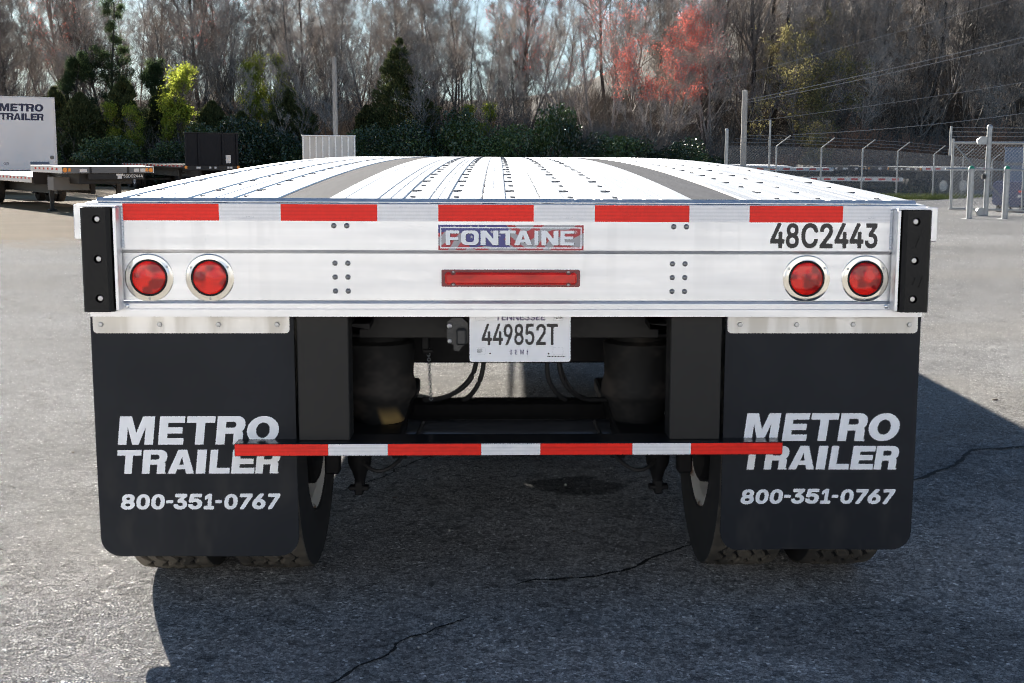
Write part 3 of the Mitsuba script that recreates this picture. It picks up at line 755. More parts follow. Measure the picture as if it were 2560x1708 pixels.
# rim: barrel, lip and dished disc, open towards the inside
rimm = mikit.ply(moved(lathe([(0.0, 0.045), (0.13, 0.040), (0.165, 0.025), (0.215, 0.000), (0.250, -0.020), (0.262, -0.095), (0.285, -0.118), (0.292, -0.116), (0.292, -0.098), (0.274, -0.085), (0.272, 0.085), (0.292, 0.098), (0.292, 0.116), (0.285, 0.118), (0.262, 0.095), (0.255, 0.03), (0.21, 0.022), (0.16, 0.05), (0.0, 0.065)], 64), SIDEX), 'm_rim', smooth=35)
drum = mikit.ply(moved(lathe([(0, -0.12), (0.19, -0.12), (0.205, -0.11), (0.205, 0.02), (0.0, 0.02)], 40), SIDEX), 'm_chassis', smooth=30)
for y in AX:
    for s in (-1, 1):
        for x in (0.802, 1.140):
            k = number(FB + '__wheel')
            flip = np.diag([1.0 if (s > 0) == (x < 1) else -1.0, 1, 1, 1])
            M = tr(s * x, y, 0.500)
            scene[k + '__tyre'] = {**tyre, 'to_world': T(M)}
            scene[k + '__rim'] = {**rimm, 'to_world': T(M @ flip)}
        add('brake_drum', drum, None, FB, M=tr(s * 0.80, y, 0.5) @ np.diag([1.0 if s > 0 else -1.0, 1, 1, 1]))
    add('axle', pipe([(-0.95, y, 0.458), (0.95, y, 0.458)], 0.0625, 32), 'm_axle', FB, smooth=40)
    for s in (-1, 1):
        add('air_spring', moved(lathe([(0, 0.0), (0.085, 0.0), (0.095, 0.03), (0.108, 0.07), (0.120, 0.085), (0.130, 0.10), (0.128, 0.13), (0.119, 0.16), (0.121, 0.21), (0.126, 0.25), (0.122, 0.275), (0.095, 0.285), (0.10, 0.305), (0, 0.305)], 40), tr(s * 0.450, y - 0.12, 0.545)), 'm_airbag', FB, smooth=40)
        a, b = sorted((s * 0.36, s * 0.56))
        add('trailing_arm', cbox(a, b, y - 0.36, y + 0.75, 0.490, 0.545, 0.008), 'm_chassis', FB)
        add('axle_collar', pipe([(s * 0.365, y, 0.458), (s * 0.415, y, 0.458)], 0.078, 24), 'm_black_paint', FB, smooth=40)
        # slack adjuster and brake chamber hanging under the axle
        c = number(FB + '__brake_chamber')
        scene[c] = mikit.ply(moved(lathe([(0, -0.06), (0.018, -0.058), (0.026, -0.03), (0.040, 0.0), (0.044, 0.06), (0.058, 0.09), (0.058, 0.12), (0, 0.125)], 20), tr(s * 0.515, y - 0.18, 0.405)), 'm_chassis', smooth=30)
        add('push_rod', pipe([(s * 0.515, y - 0.18, 0.35), (s * 0.518, y - 0.18, 0.305)], 0.018, 8), 'm_chassis', c)
        add('clevis', cat([cbox(s * 0.518 - 0.034, s * 0.518 + 0.034, y - 0.20, y - 0.165, 0.312, 0.328, 0.003), cbox(s * 0.518 - 0.014, s * 0.518 + 0.014, y - 0.20, y - 0.165, 0.296, 0.345, 0.003)]), 'm_chassis', c)
        add('shackle', cbox(s * 0.605 - 0.025, s * 0.605 + 0.025, y - 0.22, y - 0.16, 0.375, 0.45, 0.006), 'm_chassis', FB)
        for dx in (-0.055, 0.055):
            nut = moved(lathe([(0, 0.0), (0.014, 0.0), (0.014, 0.010), (0.010, 0.013), (0, 0.013)], 6), FACE)
            add('arm_bolt', moved(nut, tr(s * 0.46 + dx, y - 0.3605, 0.517)), 'm_rivet', FB)
        add('spring_plate', cbox(s * 0.45 - 0.115, s * 0.45 + 0.115, y - 0.24, y + 0.0, 0.8505, 0.862, 0.002), 'm_chassis', FB)
        add('brake_hose', pipe([(s * 0.50, y - 0.22, 0.42), (s * 0.43, y - 0.27, 0.40), (s * 0.36, y - 0.20, 0.44), (s * 0.30, y - 0.08, 0.53)], 0.007, 8), 'm_rubber', FB, smooth=60)
        add('beam_hanger', cbox(s * 0.505 - 0.05, s * 0.505 + 0.05, y + 0.55, y + 0.72, 0.45, 0.93, 0.008), 'm_chassis', FB)
# body of the axle beam in front of the tube and the equalising tank
add('axle_beam', cbox(-0.60, 0.60, 0.95, 1.05, 0.44, 0.527, 0.012), 'm_chassis', FB)
for pts, r in (([(-0.112, 0.50, 0.80), (-0.114, 0.50, 0.757), (-0.127, 0.50, 0.705), (-0.172, 0.52, 0.650), (-0.30, 0.60, 0.600)], 0.0085),
               ([(-0.086, 0.50, 0.80), (-0.088, 0.50, 0.757), (-0.096, 0.50, 0.705), (-0.118, 0.52, 0.652), (-0.16, 0.58, 0.605)], 0.0085),
               ([(-0.120, 0.52, 0.78), (-0.135, 0.52, 0.70), (-0.190, 0.52, 0.645), (-0.30, 0.56, 0.615)], 0.004),
               ([(0.133, 0.50, 0.80), (0.131, 0.50, 0.757), (0.133, 0.50, 0.705), (0.155, 0.52, 0.652), (0.20, 0.58, 0.605)], 0.0085),
               ([(0.170, 0.50, 0.80), (0.171, 0.50, 0.757), (0.178, 0.50, 0.71), (0.206, 0.52, 0.655), (0.255, 0.56, 0.615), (0.36, 0.62, 0.60)], 0.0085),
               ([(0.174, 0.51, 0.78), (0.188, 0.51, 0.71), (0.222, 0.52, 0.65), (0.27, 0.56, 0.612)], 0.004)):
    add('air_hose', pipe(pts, r, 10), 'm_rubber', FB, smooth=60)
links = []
for i, z in enumerate(np.arange(0.63, 0.80, 0.0085)):
    t = trimesh.creation.torus(0.0052, 0.0016, 10, 5)
    t.apply_transform(trimesh.transformations.rotation_matrix(math.pi / 2, [1, 0, 0]))
    t.apply_transform(trimesh.transformations.rotation_matrix((i % 2) * math.pi / 2, [0, 0, 1]))
    t.apply_translation((-0.268 - 0.05 * (z - 0.63), 0.46, z)); links.append(t)
add('height_rod_chain', cat(links), 'm_galv_dark', FB, smooth=60)
add('levelling_valve', cat([cbox(-0.300, -0.272, 0.44, 0.48, 0.785, 0.850, 0.005), cbox(-0.296, -0.258, 0.43, 0.445, 0.792, 0.806, 0.003)]), 'm_chassis', FB)
add('added_shade_box', cbox(-1.23, -0.75, 1.25, 3.38, 0.40, 1.17, 0.012), 'm_far_black', FB)  # hidden box, added to keep low sun off the ground between the axles
add('added_shade_box', cbox(0.75, 1.23, 1.25, 3.38, 0.40, 1.17, 0.012), 'm_far_black', FB)  # its added twin on the right side

# ------------------------------------------------------------------ parked trailers in the yard
def place(k, parts, M):
    for nm, mesh, m, *o in parts:
        add(nm, moved(mesh, M), m, k, **(o[0] if o else {}))


def tape_blocks(x, y0, y1, z, step=0.30, w=0.06, side=-1, on=0.17):
    a, b = sorted((x + side * 0.001, x + side * 0.004))
    return cat(cbox(a, b, y, y + on, z - w / 2, z + w / 2, 0) for y in np.arange(y0, y1 - on, step))


def wheel_mesh(r=0.49):
    t = lathe([(0.27, -0.12), (0.40, -0.14), (r - 0.02, -0.12), (r, -0.10), (r, 0.10), (r - 0.02, 0.12), (0.40, 0.14), (0.27, 0.12)], 28)
    m = lathe([(0, -0.02), (0.15, -0.03), (0.24, -0.08), (0.285, -0.11), (0.285, -0.09), (0.285, 0.10), (0, 0.08)], 24)
    return moved(t, SIDEX), moved(m, SIDEX)


WT, WR = wheel_mesh()


def undercarriage(ys, zg=0.0):
    out = []
    for y in ys:
        for s in (-1, 1):
            for x in (0.86, 1.15):
                out.append(('wheel', moved(cat([WT]), tr(s * x, y, 0.49 + zg)), 'm_tyre_far', {'smooth': 30}))
            out.append(('rim', moved(WR, tr(s * 1.16, y, 0.49 + zg) @ np.diag([-1.0 * s if s < 0 else 1.0, 1, 1, 1])), 'm_rim', {'smooth': 30}))
        out.append(('axle', cbox(-0.95, 0.95, y - 0.06, y + 0.06, 0.43 + zg, 0.55 + zg, 0.01), 'm_far_black'))
    return out


def legs(x, y, top, low=0.03):
    out = []
    for s in (-1, 1):
        out.append(('landing_leg', cat([cbox(s * x - 0.065, s * x + 0.065, y - 0.06, y + 0.06, 0.35, top, 0.008), cbox(s * x - 0.05, s * x + 0.05, y - 0.05, y + 0.05, low + 0.02, 0.40, 0.004),
                                        cbox(s * x - 0.11, s * x + 0.11, y - 0.12, y + 0.12, low - 0.03, low + 0.02, 0.006)]), 'm_far_black'))
    out.append(('leg_brace', cat([bar((-x, y, 0.95), (x, y, 0.75), 0.05), bar((-x, y + 0.05, 0.6), (-x * 0.7, y + 1.1, top), 0.05), bar((x, y + 0.05, 0.6), (x * 0.7, y + 1.1, top), 0.05)]), 'm_far_black'))
    return out


RZ = math.radians(33)
# A: drop-deck, nose towards us
MA = tr(-11.04, 33.71, -0.245, RZ)
k = thing('drop_deck_trailer', 'parked drop-deck trailer with white deck, amber nose lamps and number 53DC2444', 'trailer')
H = 1.315
P = [('upper_deck', cbox(-1.27, 1.27, 0.05, 3.35, H - 0.03, H, 0.004), 'm_far_alu'),
     ('side_rail', cbox(-1.295, -1.27, 0.02, 3.35, H - 0.19, H + 0.005, 0.003), 'm_far_alu'), ('side_rail', cbox(1.27, 1.295, 0.02, 3.35, H - 0.19, H + 0.005, 0.003), 'm_far_alu'),
     ('nose_panel', cbox(-1.268, 1.268, 0.0, 0.045, H - 0.19, H - 0.012, 0.004), 'm_far_grey'),
     ('nose_trim', cbox(-1.29, 1.29, -0.01, 0.05, H - 0.010, H + 0.006, 0.002), 'm_far_alu'),
     ('gooseneck', cbox(-0.75, 0.75, 0.30, 3.3, H - 0.50, H - 0.20, 0.01), 'm_far_black'),
     ('coupler_plate', cbox(-0.56, 1.02, 0.05, 0.10, H - 0.37, H - 0.195, 0.006), 'm_far_black'),
     ('drop_wall', cbox(-1.25, 1.25, 3.30, 3.36, 0.75, H - 0.19, 0.004), 'm_far_black'),
     ('lower_deck', cbox(-1.27, 1.27, 3.36, 14.5, 0.95, 0.985, 0.004), 'm_far_alu'),
     ('side_rail', cbox(-1.295, -1.27, 3.36, 14.5, 0.80, 0.99, 0.003), 'm_far_alu'), ('side_rail', cbox(1.27, 1.295, 3.36, 14.5, 0.80, 0.99, 0.003), 'm_far_alu'),
     ('main_beam', cat([cbox(s * 0.5 - 0.07, s * 0.5 + 0.07, 3.3, 14.4, 0.45, 0.94, 0.006) for s in (-1, 1)]), 'm_far_black'),
     ('side_box', cbox(-1.2, -0.2, 1.25, 1.9, 0.62, 1.0, 0.01), 'm_far_grey'),
     ('rail_tape', cat([tape_blocks(-1.295, 0.4, 3.3, H - 0.075, 0.46, 0.06), tape_blocks(-1.295, 3.5, 14.2, 0.93, 0.46, 0.06)]), 'm_red_far', {'kind': 'stuff', 'label': 'row of red reflective blocks along the side rail'})]
for x in (-1.20, 1.20):
    P += [('clearance_lamp', moved(moved(lathe([(0, 0.012), (0.05, 0.012), (0.065, 0.0), (0, 0.0)], 20), FACE), tr(x, 0.0, H - 0.10)), 'm_amber'), ('marker_lamp', cbox(x * 0.90 - 0.035, x * 0.90 + 0.035, -0.012, 0.0, H - 0.145, H - 0.05, 0.004), 'm_amber')]
for x0, x1, z0, z1 in ((-0.80, -0.60, -0.16, -0.07), (0.72, 0.86, -0.15, -0.06), (0.90, 1.08, -0.15, -0.06)):
    P.append(('data_label', cbox(x0, x1, -0.004, -0.0005, H + z0, H + z1, 0), 'm_white_far'))
for x in (-0.50, 0.55):
    P.append(('nose_bracket', cbox(x - 0.03, x + 0.03, -0.012, 0.0, H - 0.188, H - 0.012, 0.003), 'm_far_black'))
P.append(('gladhand_tag', on_face(Polygon([(0.22, H - 0.21), (0.42, H - 0.21), (0.42, H - 0.26), (0.38, H - 0.27), (0.38, H - 0.35), (0.26, H - 0.35), (0.26, H - 0.27), (0.22, H - 0.26)]), 0.048, 0.004), 'm_white_far'))
P.append(('unit_number', on_face(fit(glyphs('53DC2444'), 0.43, 0.98, H - 0.315, H - 0.225), 0.049, 0.002), 'm_white_far'))
P += legs(0.98, 2.35, 1.05) + undercarriage((9.6, 10.9))
place(k, P, MA)

# B: flatbed with a black headboard
MB = tr(-13.5, 58.7, -0.43, math.radians(28))
k = thing('headboard_trailer', 'flatbed trailer with a tall black headboard and amber lamps parked before the trees', 'trailer')
H = 1.32
P = [('headboard', cbox(-1.26, 1.26, 0.0, 0.06, H - 0.02, 2.80, 0.01), 'm_far_navy'),
     *[('headboard_rib', cbox(x - 0.05, x + 0.05, -0.07, -0.001, H, 2.78, 0.006), 'm_far_navy') for x in (-1.2, -0.62, 0.52, 1.2)],
     ('headboard_cap', cbox(-1.30, 1.30, -0.05, 0.08, 2.80, 2.84, 0.006), 'm_far_black'),
     ('notice', cbox(0.66, 0.90, -0.006, -0.001, 1.42, 1.80, 0), 'm_white_far'),
     ('deck', cbox(-1.27, 1.27, 0.06, 13.5, H - 0.06, H, 0.004), 'm_timber'),
     ('side_rail', cbox(-1.295, -1.27, 0.02, 13.5, H - 0.14, H + 0.005, 0.003), 'm_far_black'), ('side_rail', cbox(1.27, 1.295, 0.02, 13.5, H - 0.14, H + 0.005, 0.003), 'm_far_black'),
     ('nose_panel', cbox(-1.268, 1.268, 0.0, 0.055, H - 0.24, H - 0.025, 0.004), 'm_far_black'),
     ('main_beam', cat([cbox(s * 0.5 - 0.07, s * 0.5 + 0.07, 0.3, 13.4, 0.75, H - 0.06, 0.006) for s in (-1, 1)]), 'm_far_black'),
     ('rail_tape', cat([tape_blocks(-1.295, 0.4, 13.2, H - 0.05, 0.75, 0.05, -1, 0.3), tape_blocks(1.295, 0.4, 13.2, H - 0.05, 0.75, 0.05, 1, 0.3)]), 'm_red_far', {'kind': 'stuff', 'label': 'row of red reflective blocks along the side rail'}),
     ('rail_tape', cat([tape_blocks(-1.295, 0.75, 13.2, H - 0.05, 0.75, 0.05, -1, 0.3), tape_blocks(1.295, 0.75, 13.2, H - 0.05, 0.75, 0.05, 1, 0.3)]), 'm_white_far', {'kind': 'stuff', 'label': 'row of white reflective blocks along the side rail'})]
for x in (-1.24, 1.24):
    P.append(('marker_lamp', cbox(x - 0.06, x + 0.06, -0.02, -0.001, H - 0.16, H - 0.03, 0.004), 'm_amber'))
for x in (-0.75, -0.15, 0.1, 0.72, 0.86):
    P.append(('data_label', cbox(x, x + 0.1 + 0.1 * (x < -0.5), -0.006, -0.001, H - 0.16, H - 0.07, 0), 'm_white_far'))
P += legs(0.85, 2.6, 1.1) + undercarriage((10.4, 11.7))
place(k, P, MB)

# C: flatbed with a ribbed aluminium headboard
MC = tr(-8.25, 60.6, -0.45, math.radians(14))
k = thing('ribbed_headboard_trailer', 'flatbed trailer with a pale ribbed aluminium headboard below the tall grey pole', 'trailer')
P = [('headboard', cbox(-1.27, 1.27, 0.0, 0.05, H, 2.74, 0.006), 'm_panel_alu'), ('headboard_cap', cbox(-1.31, 1.31, -0.07, 0.07, 2.74, 2.80, 0.006), 'm_far_alu'),
     ('document_holder', cbox(-0.10, 0.22, -0.05, -0.001, 1.75, 2.15, 0.01), 'm_panel_alu')]
for i, x in enumerate(np.linspace(-1.24, 1.24, 9)):
    P.append(('rib', cbox(x - 0.035, x + 0.035, -0.06, -0.0015, H + 0.01, 2.735, 0.004), 'm_far_alu'))
P += [('deck', cbox(-1.27, 1.27, 0.06, 13.0, H - 0.05, H - 0.005, 0.004), 'm_far_alu'), ('nose_panel', cbox(-1.268, 1.268, 0.0, 0.055, H - 0.24, H - 0.012, 0.004), 'm_far_grey'),
      ('side_rail', cbox(-1.295, -1.27, 0.02, 13.0, H - 0.16, H, 0.003), 'm_far_black'), ('side_rail', cbox(1.27, 1.295, 0.02, 13.0, H - 0.16, H, 0.003), 'm_far_black'),
      ('main_beam', cat([cbox(s * 0.5 - 0.07, s * 0.5 + 0.07, 0.3, 12.9, 0.75, H - 0.06, 0.006) for s in (-1, 1)]), 'm_far_black'),
      ('rail_tape', tape_blocks(-1.295, 0.4, 12.8, H - 0.06, 0.6, 0.05, -1, 0.3), 'm_red_far', {'kind': 'stuff', 'label': 'row of red reflective blocks along the side rail'}),
      ('rail_tape', tape_blocks(-1.295, 0.7, 12.8, H - 0.06, 0.6, 0.05, -1, 0.3), 'm_white_far', {'kind': 'stuff', 'label': 'row of white reflective blocks along the side rail'})]
P += legs(0.85, 2.6, 1.1) + undercarriage((10.4, 11.7))
place(k, P, MC)


def plain_flatbed(label, M, L, H, name='parked_flatbed', deck='m_far_alu', tape=True, load=False):
    k = thing(name, label, 'trailer')
    P = [('deck', cbox(-1.27, 1.27, 0.05, L, H - 0.05, H, 0.004), deck),
         ('side_rail', cbox(-1.295, -1.27, 0.0, L, H - 0.17, H + 0.005, 0.003), 'm_white_far' if tape else 'm_far_black'), ('side_rail', cbox(1.27, 1.295, 0.0, L, H - 0.17, H + 0.005, 0.003), 'm_white_far' if tape else 'm_far_black'),
         ('nose_panel', cbox(-1.268, 1.268, -0.01, 0.045, H - 0.22, H - 0.005, 0.004), 'm_far_black'),
         ('main_beam', cat([cbox(s * 0.5 - 0.07, s * 0.5 + 0.07, 0.3, L - 0.1, max(0.45, H - 0.6), H - 0.06, 0.006) for s in (-1, 1)]), 'm_far_black'),
         ('cross_member', cat([cbox(-1.25, 1.25, y, y + 0.08, H - 0.18, H - 0.06, 0) for y in np.arange(0.4, L - 0.2, 0.6)]), 'm_far_black', {'kind': 'stuff', 'label': 'black cross members under the deck'})]
    if tape:
        P.append(('rail_tape', cat([tape_blocks(s * 1.295, 0.2, L - 0.1, H - 0.08, 0.62, 0.09, s, 0.31) for s in (-1, 1)]), 'm_red_far', {'kind': 'stuff', 'label': 'row of red reflective blocks along the side rail'}))
    for x in (-1.18, 1.18):
        P.append(('marker_lamp', cbox(x - 0.05, x + 0.05, -0.03, -0.0105, H - 0.15, H - 0.06, 0.004), 'm_amber'))
    for x, w in ((-0.7, 0.2), (-0.25, 0.12), (0.15, 0.25), (0.75, 0.15)):
        P.append(('data_label', cbox(x, x + w, -0.016, -0.011, H - 0.15, H - 0.06, 0), 'm_white_far'))
    P += legs(0.85, 2.4, H - 0.2) + undercarriage((L - 3.2, L - 1.9))
    if load:
        P.append(('folded_tarp', moved(trimesh.creation.icosphere(2, 1.0), np.array([[0.8, 0, 0, 0], [0, 2.2, 0, L * 0.55], [0, 0, 0.14, H], [0, 0, 0, 1.0]])), 'm_white_far', {'smooth': True}))
    place(k, P, M)
    return k


plain_flatbed('flatbed trailer edge with red and white tape showing above the main deck at right', tr(10.5, 62.0, -0.46, math.radians(90)), 12.5, 1.50)
plain_flatbed('flatbed trailer behind the fence carrying a pale folded tarpaulin', tr(16.1, 59.5, -0.44, math.radians(83)), 7.2, 1.36, load=True)
plain_flatbed('low trailer behind the fence with red and white tape, nearest to the mesh', tr(18.6, 56.9, -0.42, math.radians(86)), 7.6, 0.92, 'parked_low_trailer', 'm_far_black')
plain_flatbed('black flatbed nose facing the fence behind its fourth post', tr(17.6, 63.4, -0.48, math.radians(-8)), 12, 1.42, 'parked_black_flatbed', 'm_far_black', False)
plain_flatbed('black flatbed nose facing the fence behind its third post', tr(20.5, 64.0, -0.48, math.radians(-8)), 12, 1.42, 'parked_black_flatbed', 'm_far_black', False)
plain_flatbed('black flatbed nose facing the fence behind its fifth post', tr(23.3, 64.6, -0.48, math.radians(-8)), 12, 1.42, 'parked_black_flatbed', 'm_far_black', False)
plain_flatbed('white railed trailer behind the fence slanting away beyond the gate', tr(20.2, 60.9, -0.45, math.radians(-66)), 4.6, 1.40)

# dry van nose at the far left
MV = tr(-20.55, 54.25, -0.40, RZ)
k = thing('dry_van_trailer', 'tall white box trailer with navy lettering at the left edge of the yard', 'trailer')
P = [('box', cbox(-1.28, 1.28, 0.0, 15.5, 1.08, 4.20, 0.02), 'm_van_white'),
     ('corner_post', cbox(1.20, 1.302, -0.02, 0.10, 1.10, 4.205, 0.03), 'm_white_far'), ('corner_post', cbox(-1.302, -1.20, -0.02, 0.10, 1.10, 4.205, 0.03), 'm_white_far'),
     ('top_rail', cbox(-1.30, 1.30, -0.015, 15.5, 4.20, 4.24, 0.012), 'm_far_alu'), ('bottom_rail', cbox(-1.29, 1.29, -0.012, 0.08, 0.96, 1.079, 0.006), 'm_far_grey'),
     ('nose_vent', cbox(0.15, 0.95, -0.02, -0.001, 1.34, 1.44, 0.004), 'm_container'), ('nose_port', moved(moved(lathe([(0, 0.02), (0.05, 0.03), (0.085, 0.02), (0.085, 0.0), (0, 0)], 20), FACE), tr(1.07, 0.0, 1.63)), 'm_far_grey'),
     ('main_beam', cbox(-0.6, 0.6, 0.3, 15, 0.75, 0.959, 0.01), 'm_far_black'),
     ('name_lettering', on_face(signwriting('METRO', S_METRO, -1.03, 0.80, 3.60, 3.93, 0.06), -0.0005, 0.004), 'm_navy'),
     ('trade_lettering', on_face(signwriting('TRAILER', S_TRAILER, -1.00, 0.80, 3.23, 3.52, 0.06), -0.0005, 0.004), 'm_navy'),
     ('maker_emblem', on_face(Point(0, 0).buffer(1).difference(Point(0, 0).buffer(0.72)).union(fit(glyphs('H'), -0.45, 0.45, -0.6, 0.6, 0.3)) if False else affinity.translate(affinity.scale(Point(0, 0).buffer(1).difference(Point(0, 0).buffer(0.8)).union(fit(glyphs('H'), -0.5, 0.5, -0.62, 0.62, 0.3)), 0.11, 0.065, origin=(0, 0)), -0.85, 1.36), -0.0005, 0.004), 'm_navy')]
for i, x in enumerate(np.linspace(-1.1, 1.1, 7)):
    P.append(('panel_seam', cbox(x - 0.004, x + 0.004, -0.003, -0.0005, 1.1, 4.18, 0), 'm_van_white'))
P += legs(0.9, 2.6, 1.0) + undercarriage((12.4, 13.6))
place(k, P, MV)

# ------------------------------------------------------------------ chain-link fence, gate, bollards, machine
def chain_link(p, q, z0, z1, r=0.0022, pitch=0.055):
    """Crossing diagonal wires between p and q, clipped to the height z0..z1 (given at both ends)."""
    p, q = np.asarray(p, float), np.asarray(q, float)
    L, Hh = np.linalg.norm(q - p), z1[0] - z0[0]
    A, B = [], []
    step = pitch * math.sqrt(2)
    for s in np.arange(-Hh, L, step):
        for up in (1, -1):
            a, b = max(s, 0), min(s + Hh, L)
            if b - a < 0.01: continue
            ha, hb = (a - s, b - s) if up > 0 else (Hh - (a - s), Hh - (b - s))
            A.append((a, ha)); B.append((b, hb))
    A, B = np.array(A), np.array(B)

    def pos(S):
        t = S[:, :1] / L
        base = z0[0] + (z0[1] - z0[0]) * t[:, 0]
        return np.c_[p[0] + (q[0] - p[0]) * t[:, 0], p[1] + (q[1] - p[1]) * t[:, 0], base + S[:, 1] * ((z1[0] - z0[0]) + ((z1[1] - z0[1]) - (z1[0] - z0[0])) * t[:, 0]) / Hh]
    Pp = np.stack([pos(A), pos(B)], 1)
    return tubes(Pp, np.full(Pp.shape[:2], r), 3)


FP = [(7.62, 40.0), (9.73, 42.0), (11.97, 44.6), (14.24, 47.2), (16.43, 49.8), (18.82, 52.4), (21.24, 55.6), (23.89, 59.0), (26.4, 62.0)]
FT = [1.80, 1.80, 1.77, 1.74, 1.68, 1.57, 1.45, 1.31, 1.20]
FBm = [-0.06, -0.10, -0.16, -0.22, -0.28, -0.36, -0.46, -0.56, -0.62]
k = thing('chain_link_fence', 'grey chain-link fence with slanted barbed wire arms running behind the trailer at right', 'fence')
for i in range(len(FP)):
    x, y = FP[i]
    if i == 0:
        add('post', lathe([(0, -0.6), (0.057, -0.6), (0.057, 2.30), (0.06, 2.30), (0.05, 2.35), (0, 2.37)], 14).apply_translation((x, y, 0.0)), 'm_galv', k, smooth=30, label='thick end post of the fence')
    else:
        po = add('post', pipe([(x, y, FBm[i] - 0.3), (x, y, FT[i])], 0.030, 10), 'm_galv', k, smooth=30)
        add('barb_arm', pipe([(x, y, FT[i]), (x + 0.52, y + 0.14, FT[i] + 0.37)], 0.018, 6), 'm_galv', po)
for i in range(len(FP) - 1):
    (x0, y0), (x1, y1) = FP[i], FP[i + 1]
    add('mesh_panel', trimesh.Trimesh(*chain_link((x0, y0), (x1, y1), (FBm[i] + 0.03, FBm[i + 1] + 0.03), (FT[i], FT[i + 1]), 0.0042, 0.06), process=False), 'm_galv', k, kind='stuff', label='woven wire mesh of the fence')
W = [np.array([[x + 0.52 * f, y + 0.14 * f, t + 0.37 * f] for (x, y), t in zip(FP, FT)]) for f in (0.3, 0.62, 0.95)]
add('barbed_wire', cat(trimesh.Trimesh(*tubes(w[None], np.full((1, len(w)), 0.006), 4), process=False) for w in W), 'm_galv_dark', k, kind='stuff', label='strands of barbed wire along the slanted arms')
add('brace_rail', pipe([(7.62, 40.0, 1.15), (9.73, 42.0, 1.02)], 0.024, 8), 'm_galv', k, smooth=30)

# the sliding gate
GY = 34.0
k = thing('sliding_gate', 'galvanised sliding gate with mesh, diagonal brace and roller at the right edge', 'gate')
gp = lambda a, b, r, nm, m='m_galv': add(nm, pipe([a, b], r, 12), m, k, smooth=30)
gp((13.22, GY, -0.07), (13.20, GY, 1.98), 0.043, 'frame_upright')
gp((15.35, GY + 0.02, -0.10), (15.33, GY + 0.02, 1.90), 0.030, 'frame_upright', 'm_galv_dark')
gp((18.9, GY + 0.02, -0.10), (18.9, GY + 0.02, 1.90), 0.030, 'frame_upright')
gp((13.20, GY - 0.01, 1.87), (19.0, GY - 0.01, 1.86), 0.040, 'top_rail')
gp((13.15, GY, -0.05), (19.0, GY, -0.16), 0.034, 'bottom_rail')
gp((13.24, GY + 0.06, 1.84), (15.0, GY + 0.06, 0.02), 0.030, 'diagonal_brace', 'm_galv_dark')
gp((15.36, GY + 0.06, 1.84), (17.4, GY + 0.06, 0.02), 0.030, 'diagonal_brace', 'm_galv_dark')
gp((13.11, GY - 0.04, 1.50), (13.11, GY - 0.04, 2.34), 0.036, 'wire_upright')
add('mesh_panel', trimesh.Trimesh(*chain_link((13.22, GY + 0.03), (18.9, GY + 0.03), (-0.08, -0.08), (1.85, 1.85), 0.0048, 0.075), process=False), 'm_galv', k, kind='stuff', label='diamond wire mesh of the gate')
add('barbed_wire', cat(pipe([(13.11, GY, z), (19.0, GY, z)], 0.007, 5) for z in (2.05, 2.18, 2.30)), 'm_galv', k, kind='stuff', label='three strands of barbed wire above the gate')
k = thing('gate_post', 'thick galvanised gate post with guide rollers and a round cap', 'post')
add('shaft', lathe([(0, -0.6), (0.075, -0.6), (0.075, 2.28), (0.085, 2.28), (0.080, 2.34), (0.05, 2.38), (0, 2.39)], 20).apply_translation((14.2, GY - 0.16, 0)), 'm_galv', k, smooth=30)
add('roller_cover', on_face(rrect(13.86, 14.18, 1.82, 2.05, 0.02).intersection(Point(14.05, 1.84).buffer(0.215)), GY - 0.06, 0.12), 'm_galv', k)
gr = pipe([(14.05, GY - 0.22, -0.13), (14.05, GY - 0.06, -0.13)], 0.13, 20)
add('ground_roller', gr, 'm_galv', k, smooth=30)
add('latch', cbox(14.02, 14.12, GY - 0.26, GY - 0.18, 0.83, 0.95, 0.01), 'm_far_black', k)
k = thing('guard_rail', 'pale horizontal pipe rail held by two green-capped bollards', 'rail')
scene[k] = mikit.ply(pipe([(12.19, 31.62, 1.135), (17.5, 31.62, 1.085)], 0.026, 10), 'm_galv', smooth=30)
for x, lab in ((12.87, 'left galvanised bollard with a green cap before the gate'), (13.86, 'right galvanised bollard with a green cap before the gate')):
    k = thing('bollard', lab, 'bollard', 'green-capped bollards by the gate')
    add('shaft', lathe([(0, -0.4), (0.082, -0.4), (0.082, 1.14), (0, 1.14)], 24).apply_translation((x, 31.5, 0)), 'm_galv', k, smooth=30)
    add('cap', lathe([(0, 1.225), (0.045, 1.21), (0.075, 1.18), (0.084, 1.141), (0.084, 1.1405), (0, 1.1405)], 24).apply_translation((x, 31.5, 0)), 'm_green_cap', k, smooth=40)
    add('base_plate', cbox(x - 0.16, x + 0.16, 31.34, 31.66, -0.26, -0.212, 0.004), 'm_galv_dark', k)
def about(x, y, deg):
    return tr(x, y, 0, math.radians(deg)) @ tr(-x, -y, 0)


def addr(R, name, mesh, m, k, **kw):
    return add(name, moved(mesh, R), m, k, **kw)


